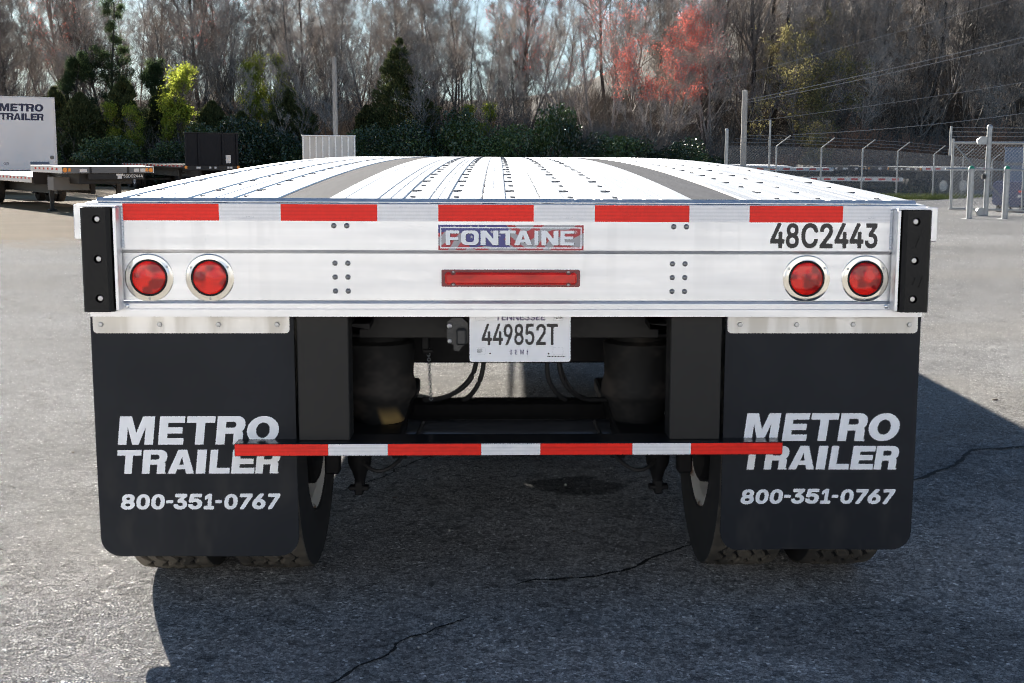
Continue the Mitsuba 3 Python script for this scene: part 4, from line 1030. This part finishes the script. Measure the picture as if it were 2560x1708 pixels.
RC, RK = about(15.66, 37.2, -23), about(17.86, 42.0, -25)
k = thing('machine_cabinet', 'navy blue machine cabinet on black legs behind the gate', 'machine')
cy = 37.2
sec = rrect(15.66, 17.9, -0.05, 0.70, 0.10)
addr(RC, 'cabinet', on_face(sec, cy + 0.9, 0.9), 'm_machine_blue', k)
for x in (15.86, 16.55, 17.5):
    addr(RC, 'leg', cbox(x - 0.07, x + 0.07, cy + 0.1, cy + 0.8, -0.42, -0.052, 0.01), 'm_far_black', k)
for a, b in ((16.1, 16.35), (16.9, 17.2)):
    addr(RC, 'pipe', pipe([(a, cy + 0.2, -0.06), (b, cy + 0.1, -0.25), (b + 0.15, cy + 0.15, -0.38)], 0.025, 8), 'm_far_black', k, smooth=40)
addr(RC, 'label_plate', cbox(16.42, 16.62, cy - 0.005, cy - 0.0005, 0.36, 0.41, 0), 'm_red_far', k)
addr(RC, 'label_plate', cbox(16.42, 16.50, cy - 0.005, cy - 0.0005, 0.20, 0.27, 0), 'm_white_far', k)
addr(RC, 'skid', cbox(15.5, 18.2, cy, cy + 0.9, -0.46, -0.40, 0.01), 'm_timber', k)
k = thing('storage_container', 'pale blue-grey ribbed container behind the navy machine cabinet', 'container')
addr(RK, 'wall', cbox(17.86, 24.0, 42.0, 44.4, -0.30, 1.74, 0.01), 'm_container', k)
for i in range(26):
    x = 17.95 + 0.23 * i
    addr(RK, 'rib', cbox(x, x + 0.11, 41.965, 41.999, -0.22, 1.60, 0.012), 'm_container', k)
addr(RK, 'roof_edge', cbox(17.83, 24.0, 41.95, 44.45, 1.741, 1.80, 0.01), 'm_container', k)
addr(RK, 'band', cbox(17.84, 24.0, 41.94, 41.964, 1.18, 1.27, 0.004), 'm_far_grey', k)

# unseen pale building, added to bounce sunlight back onto the sill and lamps
k = thing('added_bounce_building', 'unseen pale metal workshop added to bounce light onto the rear of the trailer', 'building')
add('wall', cbox(-26, 40, -34.0, -23.0, 0.0, 7.4, 0.05), 'm_siding', k)
add('roof', cbox(-26.4, 40.4, -34.4, -22.6, 7.41, 7.62, 0.04), 'm_far_grey', k)
for x in (-20, -11, -2, 7, 16, 25, 34):
    d = add('door', cbox(x - 1.7, x + 1.7, -22.995, -22.93, 0.03, 3.9, 0.02), 'm_container', k)
    add('frame', cat([cbox(x - 1.85, x - 1.701, -22.995, -22.90, 0.0, 4.05, 0.01), cbox(x + 1.701, x + 1.85, -22.995, -22.90, 0.0, 4.05, 0.01), cbox(x - 1.7, x + 1.7, -22.995, -22.90, 3.901, 4.05, 0.01)]), 'm_far_grey', d)

# poles and overhead wires
k = thing('utility_pole', 'tall grey pole behind the ribbed headboard at left centre', 'pole')
scene[k] = mikit.ply(moved(lathe([(0, -2.5), (0.16, -2.5), (0.11, 6.45), (0, 6.47)], 14), tr(-8.58, 66.0, 0)), 'm_wood_pole', smooth=40)
k = thing('utility_pole', 'tall grey pole behind the fence end post at right', 'pole')
scene[k] = mikit.ply(moved(lathe([(0, -1.0), (0.15, -1.0), (0.12, 4.35), (0, 4.38)], 14), tr(11.0, 55.0, 0)), 'm_wood_pole', smooth=40)
k = thing('slim_pole', 'slim galvanised mast between the right pole and the first fence arms', 'pole')
scene[k] = mikit.ply(moved(lathe([(0, -1.0), (0.045, -1.0), (0.04, 2.86), (0, 2.88)], 10), tr(10.73, 48.0, 0)), 'm_galv', smooth=40)


def wire(label, a, b, sag, r=0.012):
    k = thing('overhead_wire', label, 'wire')
    t = np.linspace(0, 1, 24)[:, None]
    p = np.asarray(a) * (1 - t) + np.asarray(b) * t
    p[:, 2] -= 4 * sag * (t * (1 - t))[:, 0]
    scene[k] = mikit.ply(trimesh.Trimesh(*tubes(p[None], np.full((1, 24), r), 4), process=False), 'm_wire')


wire('upper of the pair of overhead wires crossing the trees at right', (11.0, 55.1, 3.92), (24.5, 50.0, 7.10), 0.10)
wire('lower of the pair of overhead wires crossing the trees at right', (11.0, 55.1, 3.80), (24.5, 50.2, 6.90), 0.13)
wire('highest thin overhead wire crossing the trees at right', (9.0, 58.0, 4.60), (25.5, 50.0, 9.30), 0.15, 0.008)
wire('thin overhead wire below the pair', (11.0, 55.1, 2.95), (25.5, 50.0, 5.20), 0.12, 0.008)
wire('thin overhead wire just above the gate', (13.0, 54.0, 2.40), (25.0, 47.0, 3.90), 0.25, 0.009)

# ------------------------------------------------------------------ trees and bushes
def unit(v):
    return v / (np.linalg.norm(v, axis=-1, keepdims=True) + 1e-12)


def grow(r, P0, D, L, R, K, up, wob, taper=0.35):
    """Limbs from P0 (n, 3) along D with length L and base radius R: polylines (n, K, 3) and radii."""
    n = len(P0)
    P, d = [P0], unit(D)
    for k in range(K - 1):
        d = unit(d + np.array([0, 0, up]) + r.normal(0, wob, (n, 3)))
        P.append(P[-1] + d * (L / (K - 1))[:, None])
    return np.stack(P, 1), R[:, None] * np.linspace(1, taper, K)[None]


def fork(r, P, R, per, t0, t1, ang, lr, rr, n_max=None, skew=0.6):
    """Where the next order of limbs leaves the polylines P: bases, directions, lengths and radii."""
    n, K, _ = P.shape
    i = np.repeat(np.arange(n), per)
    t = t0 + (t1 - t0) * r.random(len(i))
    f = t * (K - 1)
    a = np.minimum(f.astype(int), K - 2)
    w = (f - a)[:, None]
    base = P[i, a] * (1 - w) + P[i, a + 1] * w
    d = unit(P[i, a + 1] - P[i, a])
    s = unit(np.cross(d, r.normal(size=d.shape)))
    th = np.radians(r.normal(ang, ang * 0.25, len(i)))[:, None]
    D = d * np.cos(th) + s * np.sin(th)
    Lp = np.linalg.norm(np.diff(P, axis=1), axis=2).sum(1)[i]
    L = Lp * lr * (1 - skew * t) * r.uniform(0.6, 1.25, len(i))
    Rr = (R[i, a] * (1 - w[:, 0]) + R[i, a + 1] * w[:, 0]) * rr
    return base, D, L, Rr


def bare_tree(seed, Ht=16.0, r0=0.16, lean=0.0, first=0.25, n1=30, ang=42, l1=0.34, dense=1.0, up=0.10, stems=1, twig=0.0062):
    r = np.random.default_rng(seed)
    P0 = np.zeros((stems, 3)); P0[:, :2] = r.normal(0, 0.18 * (stems > 1), (stems, 2))
    D = np.tile([lean, 0.0, 1.0], (stems, 1)) + r.normal(0, 0.05 + 0.22 * (stems > 1), (stems, 3)) * [1, 1, 0]
    T0 = grow(r, P0, D, Ht * r.uniform(0.85, 1, stems), np.full(stems, r0), 12, 0.06, 0.055, 0.16)
    trunk = tubes(*T0, 7)
    b = fork(r, *T0, max(1, int(n1 / stems)), first, 0.98, ang, l1, 0.55)
    l1_ = grow(r, *b, 6, up, 0.10, 0.3)
    b = fork(r, *l1_, int(6 * dense), 0.18, 1.0, 38, 0.55, 0.6)
    l2_ = grow(r, *b, 5, up, 0.12, 0.35)
    b = fork(r, *l2_, int(5 * dense), 0.15, 1.0, 36, 0.55, 0.65)
    l3_ = grow(r, *b[:2], np.maximum(b[2], 0.35), np.maximum(b[3], twig * 1.3), 4, up, 0.14, 0.5)
    b = fork(r, *l3_, 5, 0.1, 1.0, 34, 0.65, 0.7)
    l4_ = grow(r, *b[:2], np.clip(b[2], 0.35, 1.1), np.maximum(b[3], twig), 3, up, 0.14, 0.6)
    V, F, at = [], [], 0
    for P, R, sd in ((*l1_, 5), (*l2_, 4), (*l3_, 3), (*l4_, 3)):
        v, f = tubes(P, R, sd)
        V.append(v); F.append(f + at); at += len(v)
    tips = np.vstack([l4_[0][:, -1], l4_[0][:, 1], l3_[0][:, -1]])
    return trimesh.Trimesh(*trunk, process=False), trimesh.Trimesh(np.vstack(V), np.vstack(F), process=False), tips


def leaves(r, C, size, aspect=0.5, up=0.0, dirs=None):
    """Diamond-shaped leaves at the points C."""
    n = len(C)
    d = unit(r.normal(size=(n, 3)) + [0, 0, up]) if dirs is None else unit(dirs + r.normal(0, 0.35, (n, 3)))
    s = unit(np.cross(d, r.normal(size=(n, 3))))
    sz = (size * r.uniform(0.6, 1.4, n))[:, None]
    a, b = C + d * sz, C - d * sz
    c, e = C + s * sz * aspect, C - s * sz * aspect
    V = np.stack([a, c, b, e], 1).reshape(-1, 3)
    i = np.arange(n)[:, None] * 4
    return trimesh.Trimesh(V, np.vstack([i + [0, 1, 2], i + [0, 2, 3]]), process=False)


def shape(key, **parts):
    scene[key] = {'type': 'shapegroup', **{nm: mikit.ply(m, mt, smooth=sm) for nm, (m, mt, sm) in parts.items()}}


def stand(name, group_key, x, y, label, cat_, rz=0.0, s=1.0, sz=None, group=None, sink=0.05):
    k = thing(name, label, cat_, group)
    M = tr(x, y, float(hill(x, y)) - sink, rz, s)
    if sz is not None: M[:3, 2] *= sz / s
    scene[k] = {'type': 'instance', 'to_world': T(M), 'shapegroup': {'type': 'ref', 'id': group_key}}
    return k


BARE = []
for i, kw in enumerate((dict(Ht=16, n1=36, first=0.22, r0=0.13), dict(Ht=18, n1=38, first=0.32, r0=0.17, ang=38), dict(Ht=15, n1=36, first=0.10, stems=3, r0=0.09, ang=34, up=0.15),
                        dict(Ht=17, n1=34, first=0.35, r0=0.13, ang=48, lean=0.08), dict(Ht=13, n1=40, first=0.07, stems=4, r0=0.062, ang=32, up=0.18), dict(Ht=19, n1=32, first=0.42, r0=0.19, ang=44))):
    t, c, tips = bare_tree(100 + i, **kw)
    shape(f'shape_bare_{i}', trunk=(t, 'm_bark_dark' if i in (1, 5) else 'm_bark', True), crown=(c, 'm_twig', False))
    BARE.append((f'shape_bare_{i}', kw['Ht']))

# special trees, each with a look of its own
t, c, tips = bare_tree(301, Ht=11.5, r0=0.10, first=0.15, n1=38, stems=3, ang=38, up=0.15, l1=0.38)
r = np.random.default_rng(5)
hi = tips[tips[:, 2] > 5.5]
shape('shape_red_top', trunk=(t, 'm_bark_pale', True), crown=(c, 'm_bark_pale', False), blossom=(leaves(r, hi[r.permutation(len(hi))[:1900]] + r.normal(0, 0.12, (min(1900, len(hi)), 3)), 0.042, 0.6), 'm_bud_red', False))
t, c, tips = bare_tree(302, Ht=10, r0=0.10, first=0.16, n1=40, stems=3, ang=40, up=0.14, l1=0.36, dense=1.15)
sel = tips[(tips[:, 2] > 4.6) & (meshkit.fbm(tips * 0.55, 2, 6) > 0.36)]
q = np.repeat(sel, 2, 0)
shape('shape_coral', trunk=(t, 'm_bark_pale', True), crown=(c, 'm_bark_pale', False), blossom=(leaves(r, q[r.permutation(len(q))[:9500]] + r.normal(0, 0.15, (min(9500, len(q)), 3)), 0.043, 0.6), 'm_bud_red', False))
t, c, tips = bare_tree(303, Ht=11, r0=0.085, first=0.14, n1=40, stems=4, ang=36, up=0.16, l1=0.38)
sel = tips[tips[:, 2] > 4.5]
shape('shape_pink', trunk=(t, 'm_bark_pale', True), crown=(c, 'm_bark_pale', False), blossom=(leaves(r, sel[r.permutation(len(sel))[:2200]] + r.normal(0, 0.12, (min(2200, len(sel)), 3)), 0.040, 0.6), 'm_bud_pink', False))
t, c, tips = bare_tree(304, Ht=17, r0=0.15, first=0.3, n1=30, ang=38)
sel = tips[tips[:, 2] > 7]
shape('shape_red_specks', trunk=(t, 'm_bark', True), crown=(c, 'm_bark', False), blossom=(leaves(r, sel[r.permutation(len(sel))[:1500]] + r.normal(0, 0.15, (1500, 3)), 0.055, 0.6), 'm_bud_red', False))
t, c, tips = bare_tree(305, Ht=7.6, r0=0.10, first=0.2, n1=26, stems=2, ang=32, up=0.16)
lump = meshkit.fbm(tips * 0.8, 2, 3) > 0.44
sel = np.repeat(tips[lump], 4, 0)
shape('shape_spring', trunk=(t, 'm_bark', True), crown=(c, 'm_bark', False), foliage=(leaves(r, sel[r.permutation(len(sel))[:15000]] + r.normal(0, 0.20, (min(15000, len(sel)), 3)), 0.075, 0.6), 'm_leaf_spring', False))
t, c, tips = bare_tree(306, Ht=9.2, r0=0.14, first=0.12, n1=34, stems=2, ang=48, up=0.05, l1=0.45)
lump = meshkit.fbm(tips * 0.7, 2, 8) > 0.45
sel = np.repeat(tips[lump], 2, 0)
shape('shape_olive', trunk=(t, 'm_bark', True), crown=(c, 'm_bark', False), foliage=(leaves(r, sel[r.permutation(len(sel))[:11000]] + r.normal(0, 0.16, (min(11000, len(sel)), 3)), 0.06, 0.6), 'm_leaf_olive', False))


def cedar(seed, Ht, w):
    r = np.random.default_rng(seed)
    n = 26000
    h = r.random(n) ** 1.2
    a = r.random(n) * 6.283
    rad = w * (1 - h) ** 0.75 * (0.35 + 1.15 * meshkit.fbm(np.stack([np.cos(a) * 2.2, np.sin(a) * 2.2, h * Ht * 1.1], -1), 2, seed)) * np.sqrt(r.uniform(0.08, 1.0, n))
    C = np.c_[np.cos(a) * rad, np.sin(a) * rad, 0.25 + h * Ht]
    hole = meshkit.fbm(C * 1.5, 2, seed + 4) > 0.43
    C = C[hole]
    D = np.c_[np.cos(a), np.sin(a), np.full(n, 0.9)][hole]
    trunk = tubes(*grow(r, np.zeros((1, 3)), np.array([[0, 0, 1.0]]), np.array([Ht * 0.97]), np.array([0.13]), 8, 0.05, 0.02, 0.1), 7)
    return trimesh.Trimesh(*trunk, process=False), leaves(r, C, 0.16, 0.28, dirs=D)


for i, (hh, w) in enumerate(((9.2, 3.7), (6.4, 2.9), (5.2, 3.2))):
    t, f = cedar(40 + i, hh, w)
    shape(f'shape_cedar_{i}', trunk=(t, 'm_bark_dark', True), foliage=(f, 'm_leaf_cedar', False))


def pine(seed, Ht, clear, w):
    r = np.random.default_rng(seed)
    T0 = grow(r, np.zeros((1, 3)), np.array([[0.02, 0, 1.0]]), np.array([Ht]), np.array([0.16]), 10, 0.05, 0.03, 0.2)
    b = fork(r, *T0, 46, clear, 0.99, 72, w / Ht, 0.4, skew=0.75)
    L1 = grow(r, *b, 5, 0.05, 0.10, 0.3)
    b = fork(r, *L1, 7, 0.3, 1.0, 40, 0.4, 0.6)
    L2 = grow(r, *b, 3, 0.12, 0.12, 0.4)
    q = np.repeat(np.vstack([L2[0][:, -1], L2[0][:, 1], L1[0][:, -1]]), 22, 0)
    q = q + r.normal(0, 0.13, q.shape)
    v1, f1 = tubes(*L1, 4); v2, f2 = tubes(*L2, 3)
    return trimesh.Trimesh(*tubes(*T0, 7), process=False), trimesh.Trimesh(np.vstack([v1, v2]), np.vstack([f1, f2 + len(v1)]), process=False), leaves(r, q, 0.15, 0.09, 0.5)


for i, a in enumerate(((11.2, 0.22, 2.6), (16, 0.62, 3.4), (8.2, 0.15, 2.2))):
    t, br, f = pine(60 + i, *a)
    shape(f'shape_pine_{i}', trunk=(t, 'm_bark_dark', True), branches=(br, 'm_bark_dark', False), foliage=(f, 'm_leaf_pine', False))


def magnolia(seed, Ht, w):
    r = np.random.default_rng(seed)
    n = 7500
    d = unit(r.normal(size=(n, 3)))
    rad = r.uniform(0.25, 1, n) ** 0.5 * (0.60 + 0.75 * meshkit.fbm(d * 2.2 + seed, 3, seed))
    C = d * rad[:, None] * [w, w, Ht * 0.52] + [0, 0, Ht * 0.47]
    C = C[(C[:, 2] > 0.05) & (meshkit.fbm(C * 1.4, 2, seed) > 0.36)]
    st = grow(r, np.zeros((5, 3)), r.normal(0, 0.3, (5, 3)) + [0, 0, 1], np.full(5, Ht * 0.8), np.full(5, 0.05), 6, 0.08, 0.08, 0.3)
    return trimesh.Trimesh(*tubes(*st, 5), process=False), leaves(r, C, 0.105, 0.42, 0.15)


for i, (hh, w) in enumerate(((4.4, 1.9), (4.0, 2.2), (3.4, 1.8))):
    t, f = magnolia(80 + i, hh, w)
    shape(f'shape_magnolia_{i}', stems=(t, 'm_bark_dark', True), foliage=(f, 'm_leaf_magnolia', False))


def thicket(seed, Ht, w, n=340, per=9):
    r = np.random.default_rng(seed)
    P0 = np.c_[r.normal(0, w * 0.42, (n, 2)), np.zeros(n)]
    D = np.c_[P0[:, :2] * 0.35 + r.normal(0, 0.25, (n, 2)), np.ones(n)]
    env = np.clip(1.05 - 0.5 * (np.linalg.norm(P0[:, :2], axis=1) / w), 0.3, 1)
    A = grow(r, P0, D, Ht * env * r.uniform(0.6, 1.05, n), np.full(n, 0.016), 5, 0.03, 0.12, 0.4)
    b = fork(r, *A, per, 0.25, 1.0, 34, 0.45, 0.8)
    B = grow(r, *b[:2], np.clip(b[2], 0.2, 1.2), np.maximum(b[3], 0.007), 3, 0.03, 0.15, 0.6)
    v1, f1 = tubes(*A, 3); v2, f2 = tubes(*B, 3)
    return trimesh.Trimesh(np.vstack([v1, v2]), np.vstack([f1, f2 + len(v1)]), process=False)


for i, (hh, w) in enumerate(((4.6, 2.4), (3.6, 2.6), (4.2, 2.0))):
    shape(f'shape_thicket_{i}', branches=(thicket(90 + i, hh, w), 'm_brush_red', False))
shape('shape_scrub', branches=(thicket(95, 3.2, 3.4, 300, 7), 'm_brush', False))

st = stand
st('pine_tree', 'shape_pine_0', -25.2, 83.8, 'dark shaggy pine standing tall behind the white box trailer', 'tree', 0.4, 1.0)
st('pine_tree', 'shape_pine_2', -27.9, 82.8, 'small dark pine just above the white box trailer', 'tree', 1.4, 1.0)
st('cedar_tree', 'shape_cedar_1', -23.6, 80.6, 'broad dull green cedar left of the yellow-green tree', 'tree', 0.2, 1.0)
st('cedar_tree', 'shape_cedar_2', -26.1, 79.8, 'low wide dark cedar close beside the white box trailer', 'tree', 2.2, 1.05)
st('cedar_tree', 'shape_cedar_0', -6.4, 82.8, 'pointed dark cedar standing alone in the middle of the grey trees', 'tree', 1.1, 0.96)
st('cedar_tree', 'shape_cedar_2', -13.4, 81.8, 'squat dark cedar left of the tall grey pole', 'tree', 0.9, 1.08)
st('cedar_tree', 'shape_cedar_1', -8.6, 82.6, 'dark cedar just right of the tall grey pole', 'tree', 4.0, 0.72)
st('cedar_tree', 'shape_cedar_1', -4.5, 82.0, 'dark cedar at the right foot of the pointed cedar', 'tree', 3.0, 0.80)
st('cedar_tree', 'shape_cedar_1', -21.9, 82.4, 'dark cedar at the left foot of the yellow-green tree', 'tree', 3.3, 0.85)
st('spring_tree', 'shape_spring', -20.8, 81.3, 'bright yellow-green young tree in fresh leaf', 'tree', 0.0, 0.88)
st('spring_tree', 'shape_spring', -16.0, 86.5, 'thin yellow-green tree partly hidden among the grey trees', 'tree', 2.0, 0.95)
st('spring_tree', 'shape_spring', -1.9, 82.5, 'small yellow-green tree rising above the dark bushes behind the middle of the deck', 'tree', 1.0, 0.62)
st('spring_tree', 'shape_spring', -22.8, 79.4, 'small yellow-green sapling beside the broad cedar', 'tree', 4.0, 0.62)
st('olive_tree', 'shape_olive', 19.2, 75.0, 'small olive-green sapling above the first fence arm', 'tree', 4.4, 0.42)
st('red_maple', 'shape_red_top', 7.3, 88.0, 'tall maple with red buds around its top', 'tree', 0.3, 1.12)
st('red_maple', 'shape_coral', 11.0, 85.1, 'maple covered densely in coral red buds', 'tree', 0.0, 1.08)
st('red_maple', 'shape_pink', 14.6, 88.0, 'maple with pinkish red buds right of the coral one', 'tree', 2.0, 1.08)
st('red_maple', 'shape_red_specks', -20.6, 93.5, 'tall grey maple with a few red specks high above the yellow-green tree', 'tree', 0.5, 0.95)
st('red_maple', 'shape_red_specks', -30.5, 90.5, 'tall maple with red specks at the upper left above the box trailer', 'tree', 2.5, 0.95)
st('red_maple', 'shape_red_specks', 1.5, 92.0, 'tall grey maple with red specks above the middle of the deck', 'tree', 4.5, 0.80)
st('cedar_tree', 'shape_cedar_1', -28.2, 81.5, 'dark cedar rising behind the lettering of the white box trailer', 'tree', 5.0, 0.9)
st('cedar_tree', 'shape_cedar_2', -18.2, 81.0, 'low dark cedar at the right foot of the yellow-green tree', 'tree', 5.5, 0.95)
st('pine_tree', 'shape_pine_2', -22.9, 84.5, 'ragged dark pine between the tall pine and the yellow-green tree', 'tree', 3.1, 0.95)
st('cedar_tree', 'shape_cedar_2', -16.2, 80.2, 'low dark cedar behind the black headboard', 'tree', 1.7, 0.85)
st('olive_tree', 'shape_olive', 19.0, 81.0, 'spreading tree in dull olive-yellow young leaf', 'tree', 0.0, 1.02)
st('olive_tree', 'shape_olive', 22.5, 88.0, 'paler olive tree half hidden behind the spreading olive one', 'tree', 2.4, 1.0)
st('tall_pine', 'shape_pine_1', 19.9, 99.1, 'tall bare-stemmed pine left of the olive tree', 'tree', 0.0, 0.86)
st('tall_pine', 'shape_pine_1', 25.6, 106.7, 'tall bare-stemmed pine right of the olive tree', 'tree', 2.0, 0.80)
st('tall_pine', 'shape_pine_1', 35.5, 104.7, 'tall bare-stemmed pine at the upper right', 'tree', 4.0, 0.80)
for i, (x, lab) in enumerate(((-27.6, 'left of the white box trailer lettering'), (-23.6, 'right beside the white box trailer'), (-20.2, 'behind the drop-deck trailer'), (-17.6, 'left of the black headboard'), (-15.6, 'behind the black headboard'),
                             (-13.0, 'right of the black headboard'), (-8.0, 'right of the ribbed headboard'), (-5.6, 'under the pointed cedar'), (-2.4, 'under the small yellow-green tree'), (-0.6, 'second right of the small yellow-green tree'),
                             (0.9, 'third right of the small yellow-green tree'), (3.6, 'tallest of the row behind the deck'), (6.5, 'under the red-topped maple'), (7.9, 'between the two red maples'), (9.8, 'under the coral maple'),
                             (11.3, 'left of the fence end post'), (12.9, 'nearest to the fence end post'))):
    hh = [2.6, 3.3, 2.8, 3.9, 4.6, 3.4, 3.9, 4.4, 4.9, 3.2, 4.2, 5.2, 3.5, 3.5, 2.4, 3.2, 2.2][i]
    g = (i * 7) % 3
    st('magnolia_bush', f'shape_magnolia_{g}', x, 76.4 + (i % 3) * 0.5, f'dark glossy evergreen bush {lab}', 'bush', i * 1.3, 0.92 if hh > 3 else 0.75, hh / (4.4, 4.0, 3.4)[g])
for x, lab, g, s in ((21.7, 'reddish brown leafless thicket above the fence, left of three', 0, 1.0), (25.4, 'reddish brown leafless thicket above the fence, middle of three', 1, 1.0), (30.2, 'reddish brown leafless thicket behind the gate, right of three', 2, 1.05), (17.6, 'small reddish brown thicket below the olive tree', 1, 0.7)):
    st('brown_thicket', f'shape_thicket_{g}', x, 77.0, lab, 'bush', x, s)

# the bare wood: every tree a thing, from the front row back up the slope
r = np.random.default_rng(77)
rows = [(82.5, 2.4, 0.62), (86.5, 2.2, 0.92), (90.5, 2.3, 1.0), (95.5, 2.7, 1.05), (102.0, 3.1, 1.05), (110.0, 3.6, 1.0), (120.0, 4.2, 0.95)]
CLEAR = [(-25.2, 83.8, 1.4), (-23.6, 80.6, 1.5), (-6.4, 82.8, 1.8), (-20.5, 81.3, 2.2), (-1.9, 82.5, 1.0), (7.3, 88, 2.2), (11.4, 85.1, 3.0), (14.6, 88, 2.4), (19.0, 81, 3.0)]
for j, (y0, step, sc) in enumerate(rows):
    half = (y0 + 4) * 0.44
    for x in np.arange(-half * 0.95, half, step):
        x = x + r.uniform(-1, 1) * step * 0.45
        y = y0 + r.uniform(-1.8, 1.8)
        if j == 0 and r.random() < 0.35 or any(y < yc + 1.5 and abs(x - xc * (y + 4) / (yc + 4)) < w for xc, yc, w in CLEAR) or (
                any(0 < y - yc < 18 and abs(x - (xc - 0.55 * (y - yc))) < 2.6 for xc, yc in ((11, 85), (7.3, 88), (14.6, 88), (-20.5, 81.3))) and r.random() < 0.55):
            continue
        g = int((2, 4, 2, 4, 0, 3)[r.integers(0, 6)] if j < 2 else r.integers(0, 6))
        s = sc * r.uniform(0.78, 1.12) * (1.0 if x > 9 else (0.92 if j < 3 else 0.76))
        st('bare_tree', BARE[g][0], x, y, 'leafless grey-brown tree standing in the wood behind the yard', 'tree', r.uniform(0, 6.28), s, group='leafless trees of the wood')
# scrub between the trunks
Ms = []
for i in range(200):
    y = 79.5 + 42 * r.random() ** 1.4; x = r.uniform(-1, 1) * (y + 4) * 0.44
    k = f'undergrowth__{i + 1:03d}'
    scene[k] = {'type': 'instance', 'to_world': T(tr(x, y, float(hill(x, y)) - 0.05, r.uniform(0, 6.28), r.uniform(0.7, 1.4))), 'shapegroup': {'type': 'ref', 'id': 'shape_scrub'}}
labels['undergrowth'] = {'label': 'brown leafless scrub filling the space between the trunks', 'category': 'undergrowth', 'kind': 'stuff'}
# grass along the fence foot
n = 5200
t = r.random(n) * (len(FP) - 1.01)
i = t.astype(int); f = (t - i)[:, None]
pp = np.array(FP)
B = pp[i] * (1 - f) + pp[i + 1] * f + r.normal(0, 0.16, (n, 2))
zb = np.array(FBm)[i] * (1 - f[:, 0]) + np.array(FBm)[i + 1] * f[:, 0] - 0.02
hgt = r.uniform(0.10, 0.30, n)
P = np.stack([np.c_[B, zb], np.c_[B + r.normal(0, 0.04, (n, 2)), zb + hgt]], 1)
add('grass_strip', trimesh.Trimesh(*tubes(P, np.tile([0.012, 0.003], (n, 1)), 3), process=False), 'm_grass', kind='stuff', label='strip of rough grass along the foot of the fence')
